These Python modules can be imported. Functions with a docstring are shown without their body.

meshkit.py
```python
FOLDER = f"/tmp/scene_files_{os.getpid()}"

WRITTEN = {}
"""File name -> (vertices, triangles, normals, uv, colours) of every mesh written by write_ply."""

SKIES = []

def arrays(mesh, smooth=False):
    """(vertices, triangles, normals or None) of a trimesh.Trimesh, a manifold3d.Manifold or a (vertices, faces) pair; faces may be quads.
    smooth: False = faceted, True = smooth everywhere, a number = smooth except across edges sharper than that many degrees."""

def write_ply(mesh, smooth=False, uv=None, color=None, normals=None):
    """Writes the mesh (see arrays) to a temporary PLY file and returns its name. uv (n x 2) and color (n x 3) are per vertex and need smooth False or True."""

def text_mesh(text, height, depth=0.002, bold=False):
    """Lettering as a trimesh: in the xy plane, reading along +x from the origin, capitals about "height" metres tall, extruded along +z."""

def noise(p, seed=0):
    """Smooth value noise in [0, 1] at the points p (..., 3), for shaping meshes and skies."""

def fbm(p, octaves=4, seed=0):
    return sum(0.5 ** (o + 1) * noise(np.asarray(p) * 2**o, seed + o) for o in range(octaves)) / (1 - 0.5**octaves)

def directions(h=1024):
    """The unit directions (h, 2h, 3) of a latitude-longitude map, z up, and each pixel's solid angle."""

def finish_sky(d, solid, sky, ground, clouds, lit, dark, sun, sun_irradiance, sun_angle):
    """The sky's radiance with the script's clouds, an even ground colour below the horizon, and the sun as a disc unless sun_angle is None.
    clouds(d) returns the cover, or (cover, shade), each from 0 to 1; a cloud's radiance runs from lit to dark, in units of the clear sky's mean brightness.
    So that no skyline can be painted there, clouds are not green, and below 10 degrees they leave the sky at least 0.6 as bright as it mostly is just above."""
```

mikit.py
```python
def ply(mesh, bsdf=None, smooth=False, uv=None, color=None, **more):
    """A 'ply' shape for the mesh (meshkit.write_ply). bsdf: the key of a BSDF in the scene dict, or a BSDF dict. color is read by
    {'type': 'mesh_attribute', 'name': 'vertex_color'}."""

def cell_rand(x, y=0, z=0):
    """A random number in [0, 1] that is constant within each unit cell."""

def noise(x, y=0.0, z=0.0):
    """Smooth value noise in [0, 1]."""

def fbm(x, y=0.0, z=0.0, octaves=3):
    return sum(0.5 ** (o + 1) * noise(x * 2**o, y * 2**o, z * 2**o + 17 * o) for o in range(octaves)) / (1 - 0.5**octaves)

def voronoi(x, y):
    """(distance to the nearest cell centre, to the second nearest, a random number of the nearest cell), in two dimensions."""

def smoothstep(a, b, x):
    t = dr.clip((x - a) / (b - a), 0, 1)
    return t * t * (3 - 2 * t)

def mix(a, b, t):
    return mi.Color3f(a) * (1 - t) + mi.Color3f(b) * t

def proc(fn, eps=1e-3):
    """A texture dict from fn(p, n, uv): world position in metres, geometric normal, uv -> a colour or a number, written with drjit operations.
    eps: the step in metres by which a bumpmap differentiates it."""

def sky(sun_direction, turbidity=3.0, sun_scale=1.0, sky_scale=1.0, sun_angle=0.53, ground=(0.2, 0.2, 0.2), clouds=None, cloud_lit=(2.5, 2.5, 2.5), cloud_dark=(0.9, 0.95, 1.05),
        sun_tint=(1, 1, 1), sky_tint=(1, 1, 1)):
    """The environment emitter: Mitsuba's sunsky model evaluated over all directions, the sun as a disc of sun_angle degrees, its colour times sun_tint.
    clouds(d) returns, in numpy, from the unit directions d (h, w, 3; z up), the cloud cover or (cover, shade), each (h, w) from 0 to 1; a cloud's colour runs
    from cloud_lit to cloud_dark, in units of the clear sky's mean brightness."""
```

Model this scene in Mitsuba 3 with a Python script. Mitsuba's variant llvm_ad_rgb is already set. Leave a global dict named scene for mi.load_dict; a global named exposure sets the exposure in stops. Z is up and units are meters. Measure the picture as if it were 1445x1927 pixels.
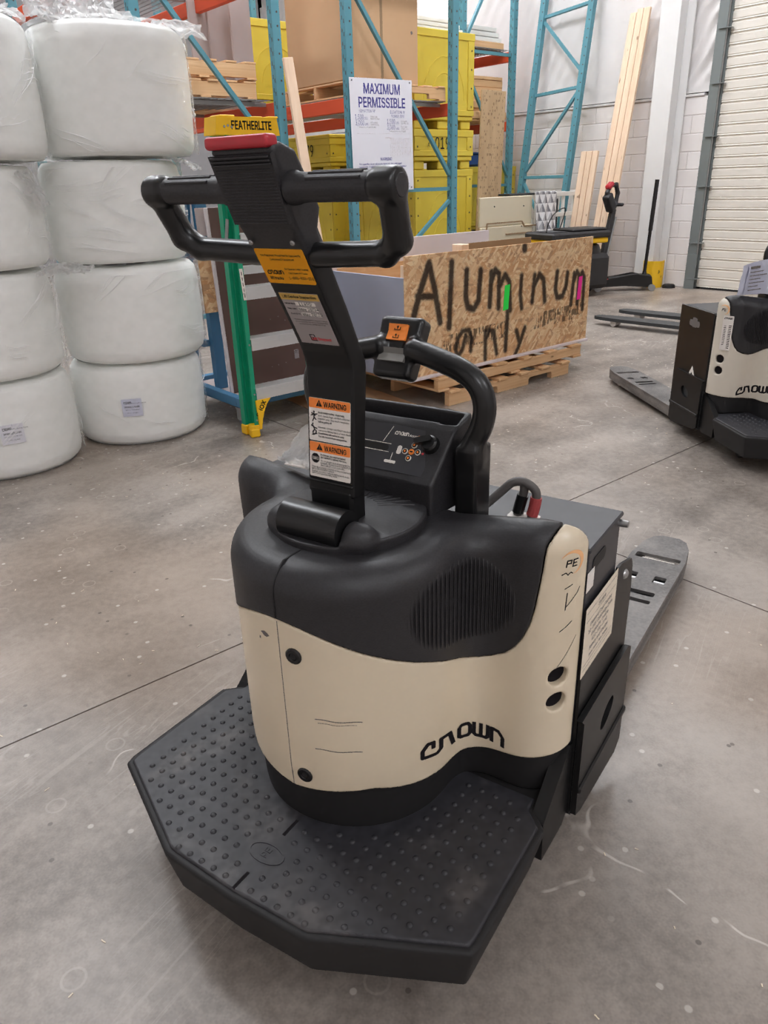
import math, random
import numpy as np
import trimesh
import drjit as dr
import mitsuba as mi
import mikit
import meshkit
from mikit import proc, noise, fbm, voronoi, cell_rand, smoothstep, mix
from shapely.geometry import Polygon, LineString, Point, box as sbox
from shapely.ops import unary_union
from shapely import affinity
from scipy.ndimage import distance_transform_edt

random.seed(7)
RNG = np.random.default_rng(7)
T4 = mi.ScalarTransform4f
scene, labels = {}, {}

# ---------------------------------------------------------------- camera
# world: X runs along the rack ends towards the block wall, Y along the racks and the wall; z up, metres
CAM_H, CAM_F, CAM_PITCH, CAM_ROLL, CAM_AZ = 1.36, 1400.0, 23.87, 1.77, 39.27
_a, _p, _r = (math.radians(v) for v in (CAM_AZ, CAM_PITCH, CAM_ROLL))
_fh = np.array([math.sin(_a), math.cos(_a), 0.0])
_fwd = _fh * math.cos(_p) - np.array([0, 0, math.sin(_p)])
_up0 = np.array([0, 0, math.cos(_p)]) + _fh * math.sin(_p)
_rt0 = np.array([math.cos(_a), -math.sin(_a), 0.0])
_up = _up0 * math.cos(_r) + _rt0 * math.sin(_r)
_eye = np.array([0.0, 0.0, CAM_H])
scene['camera'] = {'type': 'perspective', 'fov': 2 * math.degrees(math.atan(722.5 / CAM_F)), 'fov_axis': 'x', 'near_clip': 0.05, 'far_clip': 100.0,
                   'to_world': T4().look_at(origin=_eye.tolist(), target=(_eye + _fwd).tolist(), up=_up.tolist())}
exposure = 1.32
LAMP = 14.0
LAMP_COLOR = (0.955, 0.985, 1.035)
# high-bay lamps, all unseen; the two behind the camera are added fill: (X, Y)
LAMP_SPOTS = [(0.6, 5.0), (3.7, 4.6), (6.9, 4.2), (0.6, 9.0), (6.9, 7.2), (-2.0, -3.6), (3.0, -3.9), (3.6, 11.0), (8.2, 10.6)]
LAMP_Z = 5.4

# ---------------------------------------------------------------- helpers
USED = set()


def newkey(name, parent=None):
    base = f'{parent}__{name}' if parent else name
    k, i = base, 0
    while k in USED:
        i += 1
        k = f'{base}_{i:03d}'
    USED.add(k)
    return k


def mat4(loc=(0, 0, 0), rz=0.0, rx=0.0, ry=0.0, scale=None):
    """Rotation Rz Ry Rx (degrees), then a shift."""
    m = trimesh.transformations.euler_matrix(math.radians(rx), math.radians(ry), math.radians(rz), 'sxyz')
    m[:3, 3] = loc
    if scale is not None:
        m = m @ np.diag([*scale, 1.0])
    return m


def frame(o, u, v):
    """Matrix whose x axis is u, whose y axis is v (made square to u), at o."""
    u = np.asarray(u, float) / np.linalg.norm(u)
    v = np.asarray(v, float) - u * (u @ np.asarray(v, float))
    v /= np.linalg.norm(v)
    m = np.eye(4)
    m[:3, 0], m[:3, 1], m[:3, 2], m[:3, 3] = u, v, np.cross(u, v), o
    return m


def shape(mesh, mat, smooth=30, color=None):
    return mikit.ply(mesh, mat, smooth=smooth, color=color)


def put(name, d, parent=None, M=None):
    k = newkey(name, parent)
    scene[k] = d if M is None else {**d, 'to_world': T4(np.asarray(M, float))}
    return k


def obj(name, mesh, mat, parent=None, M=None, smooth=30, color=None):
    return put(name, shape(mesh, mat, smooth, color), parent, M)


def tag(k, label, category=None, group=None, kind=None):
    d = {'label': label}
    if category:
        d['category'] = category
    if group:
        d['group'] = group
    if kind:
        d['kind'] = kind
    labels[k] = d
    return k


def thing(name, label, category, group=None):
    return tag(newkey(name), label, category, group)


def struct(k, label):
    labels[k] = {'label': label, 'kind': 'structure', 'category': k.split('_')[0]}
    return k


def cat(*ms):
    return trimesh.util.concatenate([m for m in ms if m is not None])


def at(m, M):
    m = m.copy()
    m.apply_transform(M)
    return m


def box(x0, x1, y0, y1, z0, z1, bev=0.0):
    if bev <= 0:
        return trimesh.creation.box(bounds=[[x0, y0, z0], [x1, y1, z1]])
    b = min(bev, (x1 - x0) / 2.01, (y1 - y0) / 2.01, (z1 - z0) / 2.01)
    pts = []
    for sx in (0, 1):
        for sy in (0, 1):
            for sz in (0, 1):
                c = np.array([(x0, x1)[sx], (y0, y1)[sy], (z0, z1)[sz]])
                d = np.array([(b, -b)[sx], (b, -b)[sy], (b, -b)[sz]])
                for k in range(3):
                    q = c + d
                    q[k] = c[k]
                    pts.append(q)
    return trimesh.convex.convex_hull(np.array(pts))


def cbox(c, s, bev=0.0):
    return box(c[0] - s[0] / 2, c[0] + s[0] / 2, c[1] - s[1] / 2, c[1] + s[1] / 2, c[2] - s[2] / 2, c[2] + s[2] / 2, bev)


def beam(a, b, w, h, up=(0, 0, 1), bev=0.0):
    """A bar from a to b, w wide, h deep along up."""
    a, b = np.asarray(a, float), np.asarray(b, float)
    d = b - a
    L = np.linalg.norm(d)
    m = cbox((L / 2, 0, 0), (L, w, h), bev)
    z = np.asarray(up, float)
    y = np.cross(z, d)
    return at(m, frame(a, d, y))


def rod(a, b, r, n=12, r2=None):
    return tube([a, b], r if r2 is None else [r, r2], n)


def tube(path, r, n=12, caps=True):
    p = np.asarray(path, float)
    r = np.broadcast_to(r, (len(p),)).astype(float)
    t = np.gradient(p, axis=0)
    t /= np.linalg.norm(t, axis=1, keepdims=True) + 1e-12
    ref = np.array([0, 0, 1.0]) if abs(t[0][2]) < 0.9 else np.array([1.0, 0, 0])
    a = np.cross(t[0], ref)
    a /= np.linalg.norm(a)
    rings, ang = [], np.arange(n) * 2 * np.pi / n
    for i in range(len(p)):
        a = a - t[i] * (a @ t[i])
        a /= np.linalg.norm(a)
        b = np.cross(t[i], a)
        rings.append(p[i] + r[i] * (np.cos(ang)[:, None] * a + np.sin(ang)[:, None] * b))
    v = np.vstack(rings)
    i, j = np.meshgrid(np.arange(len(p) - 1), np.arange(n), indexing='ij')
    q = np.stack([i * n + j, i * n + (j + 1) % n, (i + 1) * n + (j + 1) % n, (i + 1) * n + j], -1).reshape(-1, 4)
    f = np.vstack([q[:, [0, 1, 2]], q[:, [0, 2, 3]]])
    if caps:
        k = len(v)
        v = np.vstack([v, p[0], p[-1]])
        j = np.arange(n)
        e = (len(p) - 1) * n
        f = np.vstack([f, np.stack([(j + 1) % n, j, j * 0 + k], 1), np.stack([e + j, e + (j + 1) % n, j * 0 + k + 1], 1)])
    return trimesh.Trimesh(v, f, process=False)


def smoothpath(pts, n=8):
    """Catmull-Rom through the points."""
    p = np.asarray(pts, float)
    p = np.vstack([2 * p[0] - p[1], p, 2 * p[-1] - p[-2]])
    out = []
    for i in range(1, len(p) - 2):
        for t in np.linspace(0, 1, n, endpoint=False):
            a, b, c, d = p[i - 1:i + 3]
            out.append(0.5 * (2 * b + (c - a) * t + (2 * a - 5 * b + 4 * c - d) * t * t + (3 * b - a - 3 * c + d) * t ** 3))
    out.append(p[-2])
    return np.array(out)


def lathe(profile, n=32):
    """(r, z) pairs turned about z."""
    pr = np.asarray(profile, float)
    ang = np.arange(n) * 2 * np.pi / n
    v = np.stack([pr[:, 0][:, None] * np.cos(ang), pr[:, 0][:, None] * np.sin(ang), np.repeat(pr[:, 1][:, None], n, 1)], -1).reshape(-1, 3)
    i, j = np.meshgrid(np.arange(len(pr) - 1), np.arange(n), indexing='ij')
    q = np.stack([i * n + j, i * n + (j + 1) % n, (i + 1) * n + (j + 1) % n, (i + 1) * n + j], -1).reshape(-1, 4)
    return trimesh.Trimesh(v, np.vstack([q[:, [0, 1, 2]], q[:, [0, 2, 3]]]), process=False)


def prism(poly, h, z0=0.0):
    """Shapely polygon (or point list) in xy pulled up along z."""
    if not hasattr(poly, 'geom_type'):
        poly = Polygon(poly)
    ms = [trimesh.creation.extrude_polygon(g, h, engine='earcut') for g in getattr(poly, 'geoms', [poly]) if g.area > 1e-9]
    m = cat(*ms)
    m.apply_translation([0, 0, z0])
    return m


def rrect(w, h, r, cx=0.0, cy=0.0, q=5):
    return sbox(cx - w / 2 + r, cy - h / 2 + r, cx + w / 2 - r, cy + h / 2 - r).buffer(r, quad_segs=q)


TEXTS = {}


def text(s, h, depth=0.0006, bold=False, anchor='l', wscale=1.0):
    k = (s, bold)
    if k not in TEXTS:
        TEXTS[k] = meshkit.text_mesh(s, 1.0, 1.0, bold)
    m = TEXTS[k].copy()
    m.apply_scale([h * wscale, h, depth])
    w = m.bounds[1][0]
    m.apply_translation([{'l': 0, 'c': -w / 2, 'r': -w}[anchor], 0, 0])
    return m


def strokes(lines, w, depth=0.0006, cap=2, join=2):
    """Polylines as flat lettering of width w."""
    g = unary_union([LineString(l).buffer(w / 2, cap_style=cap, join_style=join) for l in lines])
    return prism(g, depth)


# the stencil-like block wordmark with one-piece letters, unit height, about 5.2 long
WORDMARK = [[(0.74, 0.52), (0.74, 0.9), (0.42, 0.9), (0.1, 0.52), (0.1, 0.1), (0.96, 0.1), (1.2, 0.3), (1.2, 0.9), (1.72, 0.9), (1.95, 0.0)],
            [(2.3, 0.2), (2.3, 0.75), (2.45, 0.9), (2.85, 0.9), (3.0, 0.75), (3.0, 0.24), (2.85, 0.09), (2.45, 0.09), (2.3, 0.2)],
            [(3.25, 0.98), (3.25, 0.22), (3.38, 0.09), (4.02, 0.09), (4.15, 0.22), (4.15, 0.98)], [(3.7, 0.09), (3.7, 0.95)],
            [(4.4, 0.0), (4.4, 0.9), (4.82, 0.9), (5.1, 0.6), (5.1, 0.0)]]


def wordmark(h, depth=0.0006, w=0.17):
    return strokes([[(x * h * 0.82, y * h) for x, y in l] for l in WORDMARK], w * h, depth)


# ---------------------------------------------------------------- smooth solids from distance functions
def sdf_mesh(f, lo, hi, h, proj=2):
    """Surface nets on a grid of step h, the vertices then pulled onto f = 0."""
    lo, hi = np.asarray(lo, float), np.asarray(hi, float)
    n = np.ceil((hi - lo) / h).astype(int) + 1
    ax = [lo[k] + h * np.arange(n[k]) for k in range(3)]
    v = np.broadcast_to(f(ax[0][:, None, None], ax[1][None, :, None], ax[2][None, None, :]), n).astype(np.float32)
    s = v < 0
    c = np.zeros(n - 1, np.int8)
    for a in (0, 1):
        for b in (0, 1):
            for d in (0, 1):
                c += s[a:n[0] - 1 + a, b:n[1] - 1 + b, d:n[2] - 1 + d]
    idx = np.argwhere((c > 0) & (c < 8))
    num = -np.ones(n - 1, np.int64)
    num[tuple(idx.T)] = np.arange(len(idx))
    acc, cnt = np.zeros((len(idx), 3)), np.zeros(len(idx))
    for axis in range(3):
        o = [k for k in range(3) if k != axis]
        for a in (0, 1):
            for b in (0, 1):
                off = np.zeros(3, int)
                off[o[0]], off[o[1]] = a, b
                i0 = idx + off
                i1 = i0.copy()
                i1[:, axis] += 1
                v0, v1 = v[tuple(i0.T)], v[tuple(i1.T)]
                hit = (v0 < 0) != (v1 < 0)
                t = np.where(hit, v0 / np.where(hit, v0 - v1, 1), 0)
                p = i0.astype(float)
                p[:, axis] += t
                acc[hit] += p[hit]
                cnt[hit] += 1
    P = lo + h * acc / cnt[:, None]
    quads = []
    for axis in range(3):
        o = [(axis + 1) % 3, (axis + 2) % 3]
        sl0, sl1 = [slice(None)] * 3, [slice(None)] * 3
        sl0[axis], sl1[axis] = slice(0, -1), slice(1, None)
        e = np.argwhere(s[tuple(sl0)] != s[tuple(sl1)])
        e = e[(e[:, o[0]] > 0) & (e[:, o[1]] > 0) & (e[:, o[0]] < n[o[0]] - 1) & (e[:, o[1]] < n[o[1]] - 1)]
        q = []
        for da, db in ((-1, -1), (0, -1), (0, 0), (-1, 0)):
            g = e.copy()
            g[:, o[0]] += da
            g[:, o[1]] += db
            q.append(num[tuple(g.T)])
        q = np.stack(q, 1)
        flip = ~s[tuple(e.T)]
        q[flip] = q[flip][:, ::-1]
        quads.append(q)
    q = np.vstack(quads)
    for _ in range(proj):
        x, y, z = P.T
        e = h * 0.1
        v0 = f(x, y, z)
        g = np.stack([f(x + e, y, z) - v0, f(x, y + e, z) - v0, f(x, y, z + e) - v0], 1) / e
        st = g * (v0 / np.maximum((g * g).sum(1), 0.2))[:, None]
        l = np.linalg.norm(st, axis=1, keepdims=True)
        P = P - st * np.minimum(1, 0.6 * h / np.maximum(l, 1e-12))
    return trimesh.Trimesh(P, np.vstack([q[:, [0, 1, 2]], q[:, [0, 2, 3]]]), process=False)


def smin(a, b, k):
    h = np.clip(0.5 + 0.5 * (b - a) / k, 0, 1)
    return b * (1 - h) + a * h - k * h * (1 - h)


def s_box(x, y, z, c, hs, r=0.0):
    q = [np.abs(v - c[i]) - hs[i] + r for i, v in enumerate((x, y, z))]
    out = np.sqrt(np.maximum(q[0], 0) ** 2 + np.maximum(q[1], 0) ** 2 + np.maximum(q[2], 0) ** 2)
    return out + np.minimum(np.maximum(np.maximum(q[0], q[1]), q[2]), 0) - r


def s_cap(x, y, z, a, b, r, r2=None):
    a, b = np.asarray(a, float), np.asarray(b, float)
    d = b - a
    t = np.clip(((x - a[0]) * d[0] + (y - a[1]) * d[1] + (z - a[2]) * d[2]) / (d @ d), 0, 1)
    rr = r if r2 is None else r + (r2 - r) * t
    return np.sqrt((x - a[0] - t * d[0]) ** 2 + (y - a[1] - t * d[1]) ** 2 + (z - a[2] - t * d[2]) ** 2) - rr


def rmax(a, b, r):
    """Intersection with a rounded edge of radius r."""
    return np.sqrt(np.maximum(a + r, 0) ** 2 + np.maximum(b + r, 0) ** 2) + np.minimum(np.maximum(a + r, b + r), 0) - r


def s_poly(x, y, pts):
    """Signed distance to a closed polygon (negative inside); x, y broadcast."""
    pts = np.asarray(pts, float)
    x, y = np.broadcast_arrays(np.asarray(x, float), np.asarray(y, float))
    d = np.full(x.shape, 1e9)
    inside = np.zeros(x.shape, bool)
    for i in range(len(pts)):
        a, b = pts[i - 1], pts[i]
        e = b - a
        t = np.clip(((x - a[0]) * e[0] + (y - a[1]) * e[1]) / max(e @ e, 1e-12), 0, 1)
        d = np.minimum(d, (x - a[0] - t * e[0]) ** 2 + (y - a[1] - t * e[1]) ** 2)
        cross = (a[1] > y) != (b[1] > y)
        with np.errstate(divide='ignore', invalid='ignore'):
            inside ^= cross & (x < (b[0] - a[0]) * (y - a[1]) / (b[1] - a[1] if b[1] != a[1] else 1e-12) + a[0])
    return np.where(inside, -1, 1) * np.sqrt(d)


def march(f, P, D, n=40, lift=0.0):
    """Points P moved along the unit direction D until f = lift."""
    P = np.array(P, float)
    D = np.broadcast_to(np.asarray(D, float), P.shape)
    t = np.zeros(len(P))
    for _ in range(n):
        Q = P + D * t[:, None]
        t = np.clip(t + 0.8 * (f(Q[:, 0], Q[:, 1], Q[:, 2]) - lift), -0.2, 1.5)
    return P + D * t[:, None]


def drape(mesh, f, D, lift=0.0006, edge=0.006):
    """A flat mesh pressed onto f = 0 along D (single sheet: its front faces only)."""
    m = mesh.subdivide_to_size(edge) if edge else mesh
    m = trimesh.Trimesh(*(m if isinstance(m, tuple) else (m.vertices, m.faces)), process=False)
    P = march(f, m.vertices, D, lift=lift)
    ok = np.abs(f(P[:, 0], P[:, 1], P[:, 2]) - lift) < 0.002
    m = trimesh.Trimesh(P, m.faces[ok[m.faces].all(1)], process=False)
    m.remove_unreferenced_vertices()
    return m


def flat(poly):
    """A polygon as one flat sheet of triangles facing +z."""
    ms = []
    for g in getattr(poly, 'geoms', [poly]):
        v, t = trimesh.creation.triangulate_polygon(g, engine='earcut')
        m = trimesh.Trimesh(np.column_stack([v, np.zeros(len(v))]), t, process=False)
        if len(t) and m.face_normals[:, 2].mean() < 0:
            m.invert()
        ms.append(m)
    return cat(*ms)

# ---------------------------------------------------------------- materials
def lin(r, g, b):
    return [((v / 255) / 12.92 if v <= 10 else ((v / 255 + 0.055) / 1.055) ** 2.4) for v in (r, g, b)]


def rgb(c):
    return {'type': 'rgb', 'value': lin(*c)}


def paint(name, c, rough=0.5, spec=0.5, metallic=0.0, clear=0.0, color=None):
    scene[name] = {'type': 'twosided', 'bsdf': {'type': 'principled', 'base_color': color or rgb(c), 'roughness': rough, 'metallic': metallic, 'specular': spec,
                                               **({'clearcoat': clear, 'clearcoat_gloss': 0.9} if clear else {})}}


def matte(name, c, color=None):
    scene[name] = {'type': 'twosided', 'bsdf': {'type': 'diffuse', 'reflectance': color or rgb(c)}}


def C3(c):
    return mi.Color3f(*lin(*c))


def concrete(p, n, uv):
    big = fbm(p.x * 0.55 + 3, p.y * 0.55, 0, 4)
    mid = fbm(p.x * 3.1, p.y * 3.1 + 9, 2, 4)
    fine = noise(p.x * 60, p.y * 60)
    grit = noise(p.x * 260, p.y * 260)
    sw = fbm(p.x * 1.1 + 2.2 * fbm(p.x * 1.3, p.y * 1.3, 5, 2), p.y * 7 + 2.5 * fbm(p.x * 0.9, p.y * 0.9, 8, 2), 3, 3)
    t = dr.clip(0.45 * big + 0.4 * mid + 0.25 * sw + 0.1 * fine + 0.08 * grit - 0.12, 0, 1)
    c = mix(lin(92, 84, 78), lin(160, 151, 143), smoothstep(0.15, 0.85, t))
    c = mix(c, lin(150, 128, 108), 0.35 * smoothstep(0.55, 0.8, fbm(p.x * 0.8 + 20, p.y * 0.8, 4, 3)))
    # pale crack lines and trowel scratches, broken up
    w = fbm(p.x * 2.3 + 5, p.y * 2.3 + 1, 1, 4)
    crack = smoothstep(0.008, 0.002, dr.abs(w - 0.5)) * smoothstep(0.60, 0.72, fbm(p.x * 1.9 + 7, p.y * 1.9 + 31, 0, 2)) * smoothstep(0.3, 0.6, noise(p.x * 30, p.y * 30))
    c = mix(c, lin(222, 216, 208), 0.45 * crack)
    scr = smoothstep(0.50, 0.47, dr.abs(noise((p.x + p.y * 0.35) * 3.2, (p.y - p.x * 0.35) * 75, 4) - 0.5) + 0.46) * smoothstep(0.55, 0.7, fbm(p.x * 1.4, p.y * 1.4 + 3, 6, 2))
    c = mix(c, lin(205, 198, 190), 0.14 * scr)
    # ring marks of dried drops
    d, s, k = voronoi(p.x * 8.5, p.y * 8.5)
    ring = smoothstep(0.030, 0.012, dr.abs(d - 0.10 - 0.10 * k)) * smoothstep(0.80, 0.83, k) * smoothstep(0.42, 0.58, noise(p.x * 1.3 + 4, p.y * 1.3))
    c = mix(c, lin(205, 198, 190), 0.16 * ring)
    d2, s2, k2 = voronoi(p.x * 14 + 3, p.y * 14)
    fleck = smoothstep(0.12, 0.07, d2) * smoothstep(0.86, 0.9, k2)
    c = mix(c, lin(205, 200, 192), 0.5 * fleck)
    pit = smoothstep(0.10, 0.06, d2) * smoothstep(0.06, 0.03, k2)
    c = mix(c, lin(70, 62, 56), 0.6 * pit)
    return c


scene['concrete'] = {'type': 'twosided', 'bsdf': {'type': 'principled', 'base_color': proc(concrete), 'roughness': proc(lambda p, n, uv: 0.26 + 0.22 * fbm(p.x * 2.0, p.y * 2.0, 3, 3)), 'specular': 0.5}}
matte('joint_dark', (82, 74, 68))
matte('block_paint', (228, 223, 221))
matte('block_paint_warm', (225, 219, 216))
matte('mortar', (206, 200, 197))
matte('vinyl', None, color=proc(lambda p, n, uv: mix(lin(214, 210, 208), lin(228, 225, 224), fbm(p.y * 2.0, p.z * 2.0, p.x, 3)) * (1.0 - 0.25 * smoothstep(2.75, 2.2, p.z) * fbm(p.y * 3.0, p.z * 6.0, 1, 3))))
paint('white_steel', (224, 223, 222), 0.5)
paint('door_paint', (222, 216, 206), 0.55)
paint('galvanised', (122, 128, 128), 0.5, metallic=0.35)
matte('ceiling_white', (225, 224, 222))
matte('back_grey', (150, 148, 150))


def plastic_fn(p, n, uv):
    g = noise(p.x * 420, p.y * 420, p.z * 420)
    d = fbm(p.x * 9, p.y * 9, p.z * 9, 3)
    return mix(lin(27, 26, 28), lin(40, 39, 42), 0.55 * g + 0.45 * d)


paint('black_plastic', None, 0.48, 0.5, color=proc(plastic_fn))
paint('black_gloss', (17, 17, 18), 0.3, 0.5)
paint('black_paint', (16, 16, 17), 0.42, 0.35)
paint('dark_rubber', (27, 26, 27), 0.6, 0.4)


def mat_fn(p, n, uv):
    d = fbm(p.x * 7, p.y * 7, p.z * 7, 4)
    s = fbm(p.x * 60, p.y * 60, p.z * 60, 2)
    base = mix(lin(30, 30, 34), lin(46, 46, 51), s)
    return mix(base, lin(112, 106, 102), 0.55 * smoothstep(0.52, 0.75, d) * s)


paint('rubber_mat', None, 0.5, 0.5, color=proc(mat_fn))


def cream_fn(p, n, uv):
    d = fbm(p.x * 5, p.y * 5, p.z * 5, 3)
    return mix(lin(214, 199, 174), lin(220, 206, 182), d)


paint('cream_paint', None, 0.3, 0.5, clear=0.3, color=proc(cream_fn))
paint('grey_plastic', (112, 110, 106), 0.45)
paint('dark_grey_plastic', (46, 46, 50), 0.42)
paint('red_plastic', (168, 40, 50), 0.32)
paint('red_sleeve', (160, 66, 66), 0.5)
paint('orange_plastic', (242, 138, 56), 0.4)


def fork_fn(p, n, uv):
    d = fbm(p.x * 12, p.y * 12, p.z * 12, 4)
    s = noise(p.x * 150, p.y * 150, p.z * 150)
    return mix(lin(80, 78, 78), lin(128, 124, 121), smoothstep(0.25, 0.8, 0.6 * fbm(p.x * 5, p.y * 5, p.z * 30, 3) + 0.25 * d + 0.15 * s))


paint('worn_steel', None, 0.5, 0.5, metallic=0.3, color=proc(fork_fn))
paint('steel', (176, 176, 176), 0.3, metallic=0.9)
paint('dark_steel', (58, 60, 62), 0.45, metallic=0.3)
paint('zinc', (150, 150, 150), 0.4, metallic=0.6)
paint('aluminium', (214, 214, 214), 0.34, metallic=0.45)
matte('print_white', (226, 220, 214))
matte('print_cream', (226, 214, 196))
matte('ink', (34, 32, 34))
matte('ink_grey', (112, 106, 104))
matte('ink_blue', (74, 72, 132))
matte('label_orange', (236, 138, 74))
matte('label_amber', (222, 152, 44))
matte('label_peach', (232, 182, 134))
matte('label_gold', (196, 160, 92))
paint('label_silver', (158, 150, 150), 0.45, metallic=0.35)
matte('mark_green', (62, 232, 92))
matte('mark_pink', (240, 62, 160))
matte('ink_red', (196, 76, 80))
# rack and store colours
paint('rack_teal', (78, 132, 145), 0.5)
paint('rack_blue', (62, 112, 146), 0.5)
paint('rack_orange', (198, 78, 46), 0.5)
paint('bin_yellow', None, 0.5, color=proc(lambda p, n, uv: mix(lin(200, 176, 52), lin(214, 194, 72), fbm(p.x * 3, p.y * 3, p.z * 3, 3))))
paint('tool_yellow', (242, 190, 22), 0.45)
paint('guard_yellow', None, 0.5, color=proc(lambda p, n, uv: mix(lin(238, 190, 34), lin(70, 60, 40), 0.8 * smoothstep(0.64, 0.7, fbm(p.x * 20, p.y * 20, p.z * 14, 3)))))
paint('ladder_green', (12, 142, 104), 0.4)
paint('caster_blue', (78, 92, 116), 0.5)
matte('kraft', None, color=proc(lambda p, n, uv: mix(lin(186, 150, 116), lin(200, 166, 132), fbm(p.x * 1.5, p.y * 1.5, p.z * 1.5, 3))))
matte('kraft_dark', (150, 126, 100))
paint('phenolic', None, 0.45, color=proc(lambda p, n, uv: mix(lin(84, 62, 56), lin(100, 76, 68), fbm(p.x * 4, p.y * 4, p.z * 4, 3))))
matte('sheet_grey', (182, 170, 168))
paint('panel_bluegrey', None, 0.5, color=proc(lambda p, n, uv: mix(lin(146, 148, 164), lin(158, 160, 176), fbm(p.x * 2, p.y * 2, p.z * 2, 3))))
paint('panel_white', (222, 214, 218), 0.5)
paint('cream_shell', (214, 204, 180), 0.45)
paint('blue_plastic', (44, 84, 150), 0.5)
matte('foam_white', (226, 226, 222))
matte('paper', (222, 222, 230))
matte('paper_blue', (204, 206, 222))


def wood(axis, c0, c1):
    def fn(p, n, uv):
        q = [p.x, p.y, p.z]
        a = q[axis]
        b, c = q[(axis + 1) % 3], q[(axis + 2) % 3]
        wob = fbm(a * 1.7, b * 5, c * 5, 2)
        g = noise(a * 2.2 + 9, b * 95 + 5 * wob, c * 95 + 5 * wob)
        t = noise(a * 0.6, b * 9, c * 9)
        k = noise(a * 9 + 3, b * 26, c * 26)
        col = mix(lin(*c0), lin(*c1), dr.clip(0.45 * g + 0.55 * t, 0, 1))
        return mix(col, lin(110, 76, 48), 0.7 * smoothstep(0.88, 0.95, k))
    return proc(fn)


matte('pine_x', None, color=wood(0, (196, 152, 108), (226, 190, 150)))
matte('pine_y', None, color=wood(1, (196, 152, 108), (226, 190, 150)))
matte('pine_z', None, color=wood(2, (220, 190, 162), (240, 216, 192)))
matte('ply_face', None, color=proc(lambda p, n, uv: mix(mix(lin(178, 150, 118), lin(206, 180, 146), fbm(p.x * 12, p.y * 12, p.z * 1.8, 3)), lin(112, 84, 60), 0.55 * smoothstep(0.68, 0.8, noise(p.x * 70, p.y * 70, p.z * 26)))))


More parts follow.
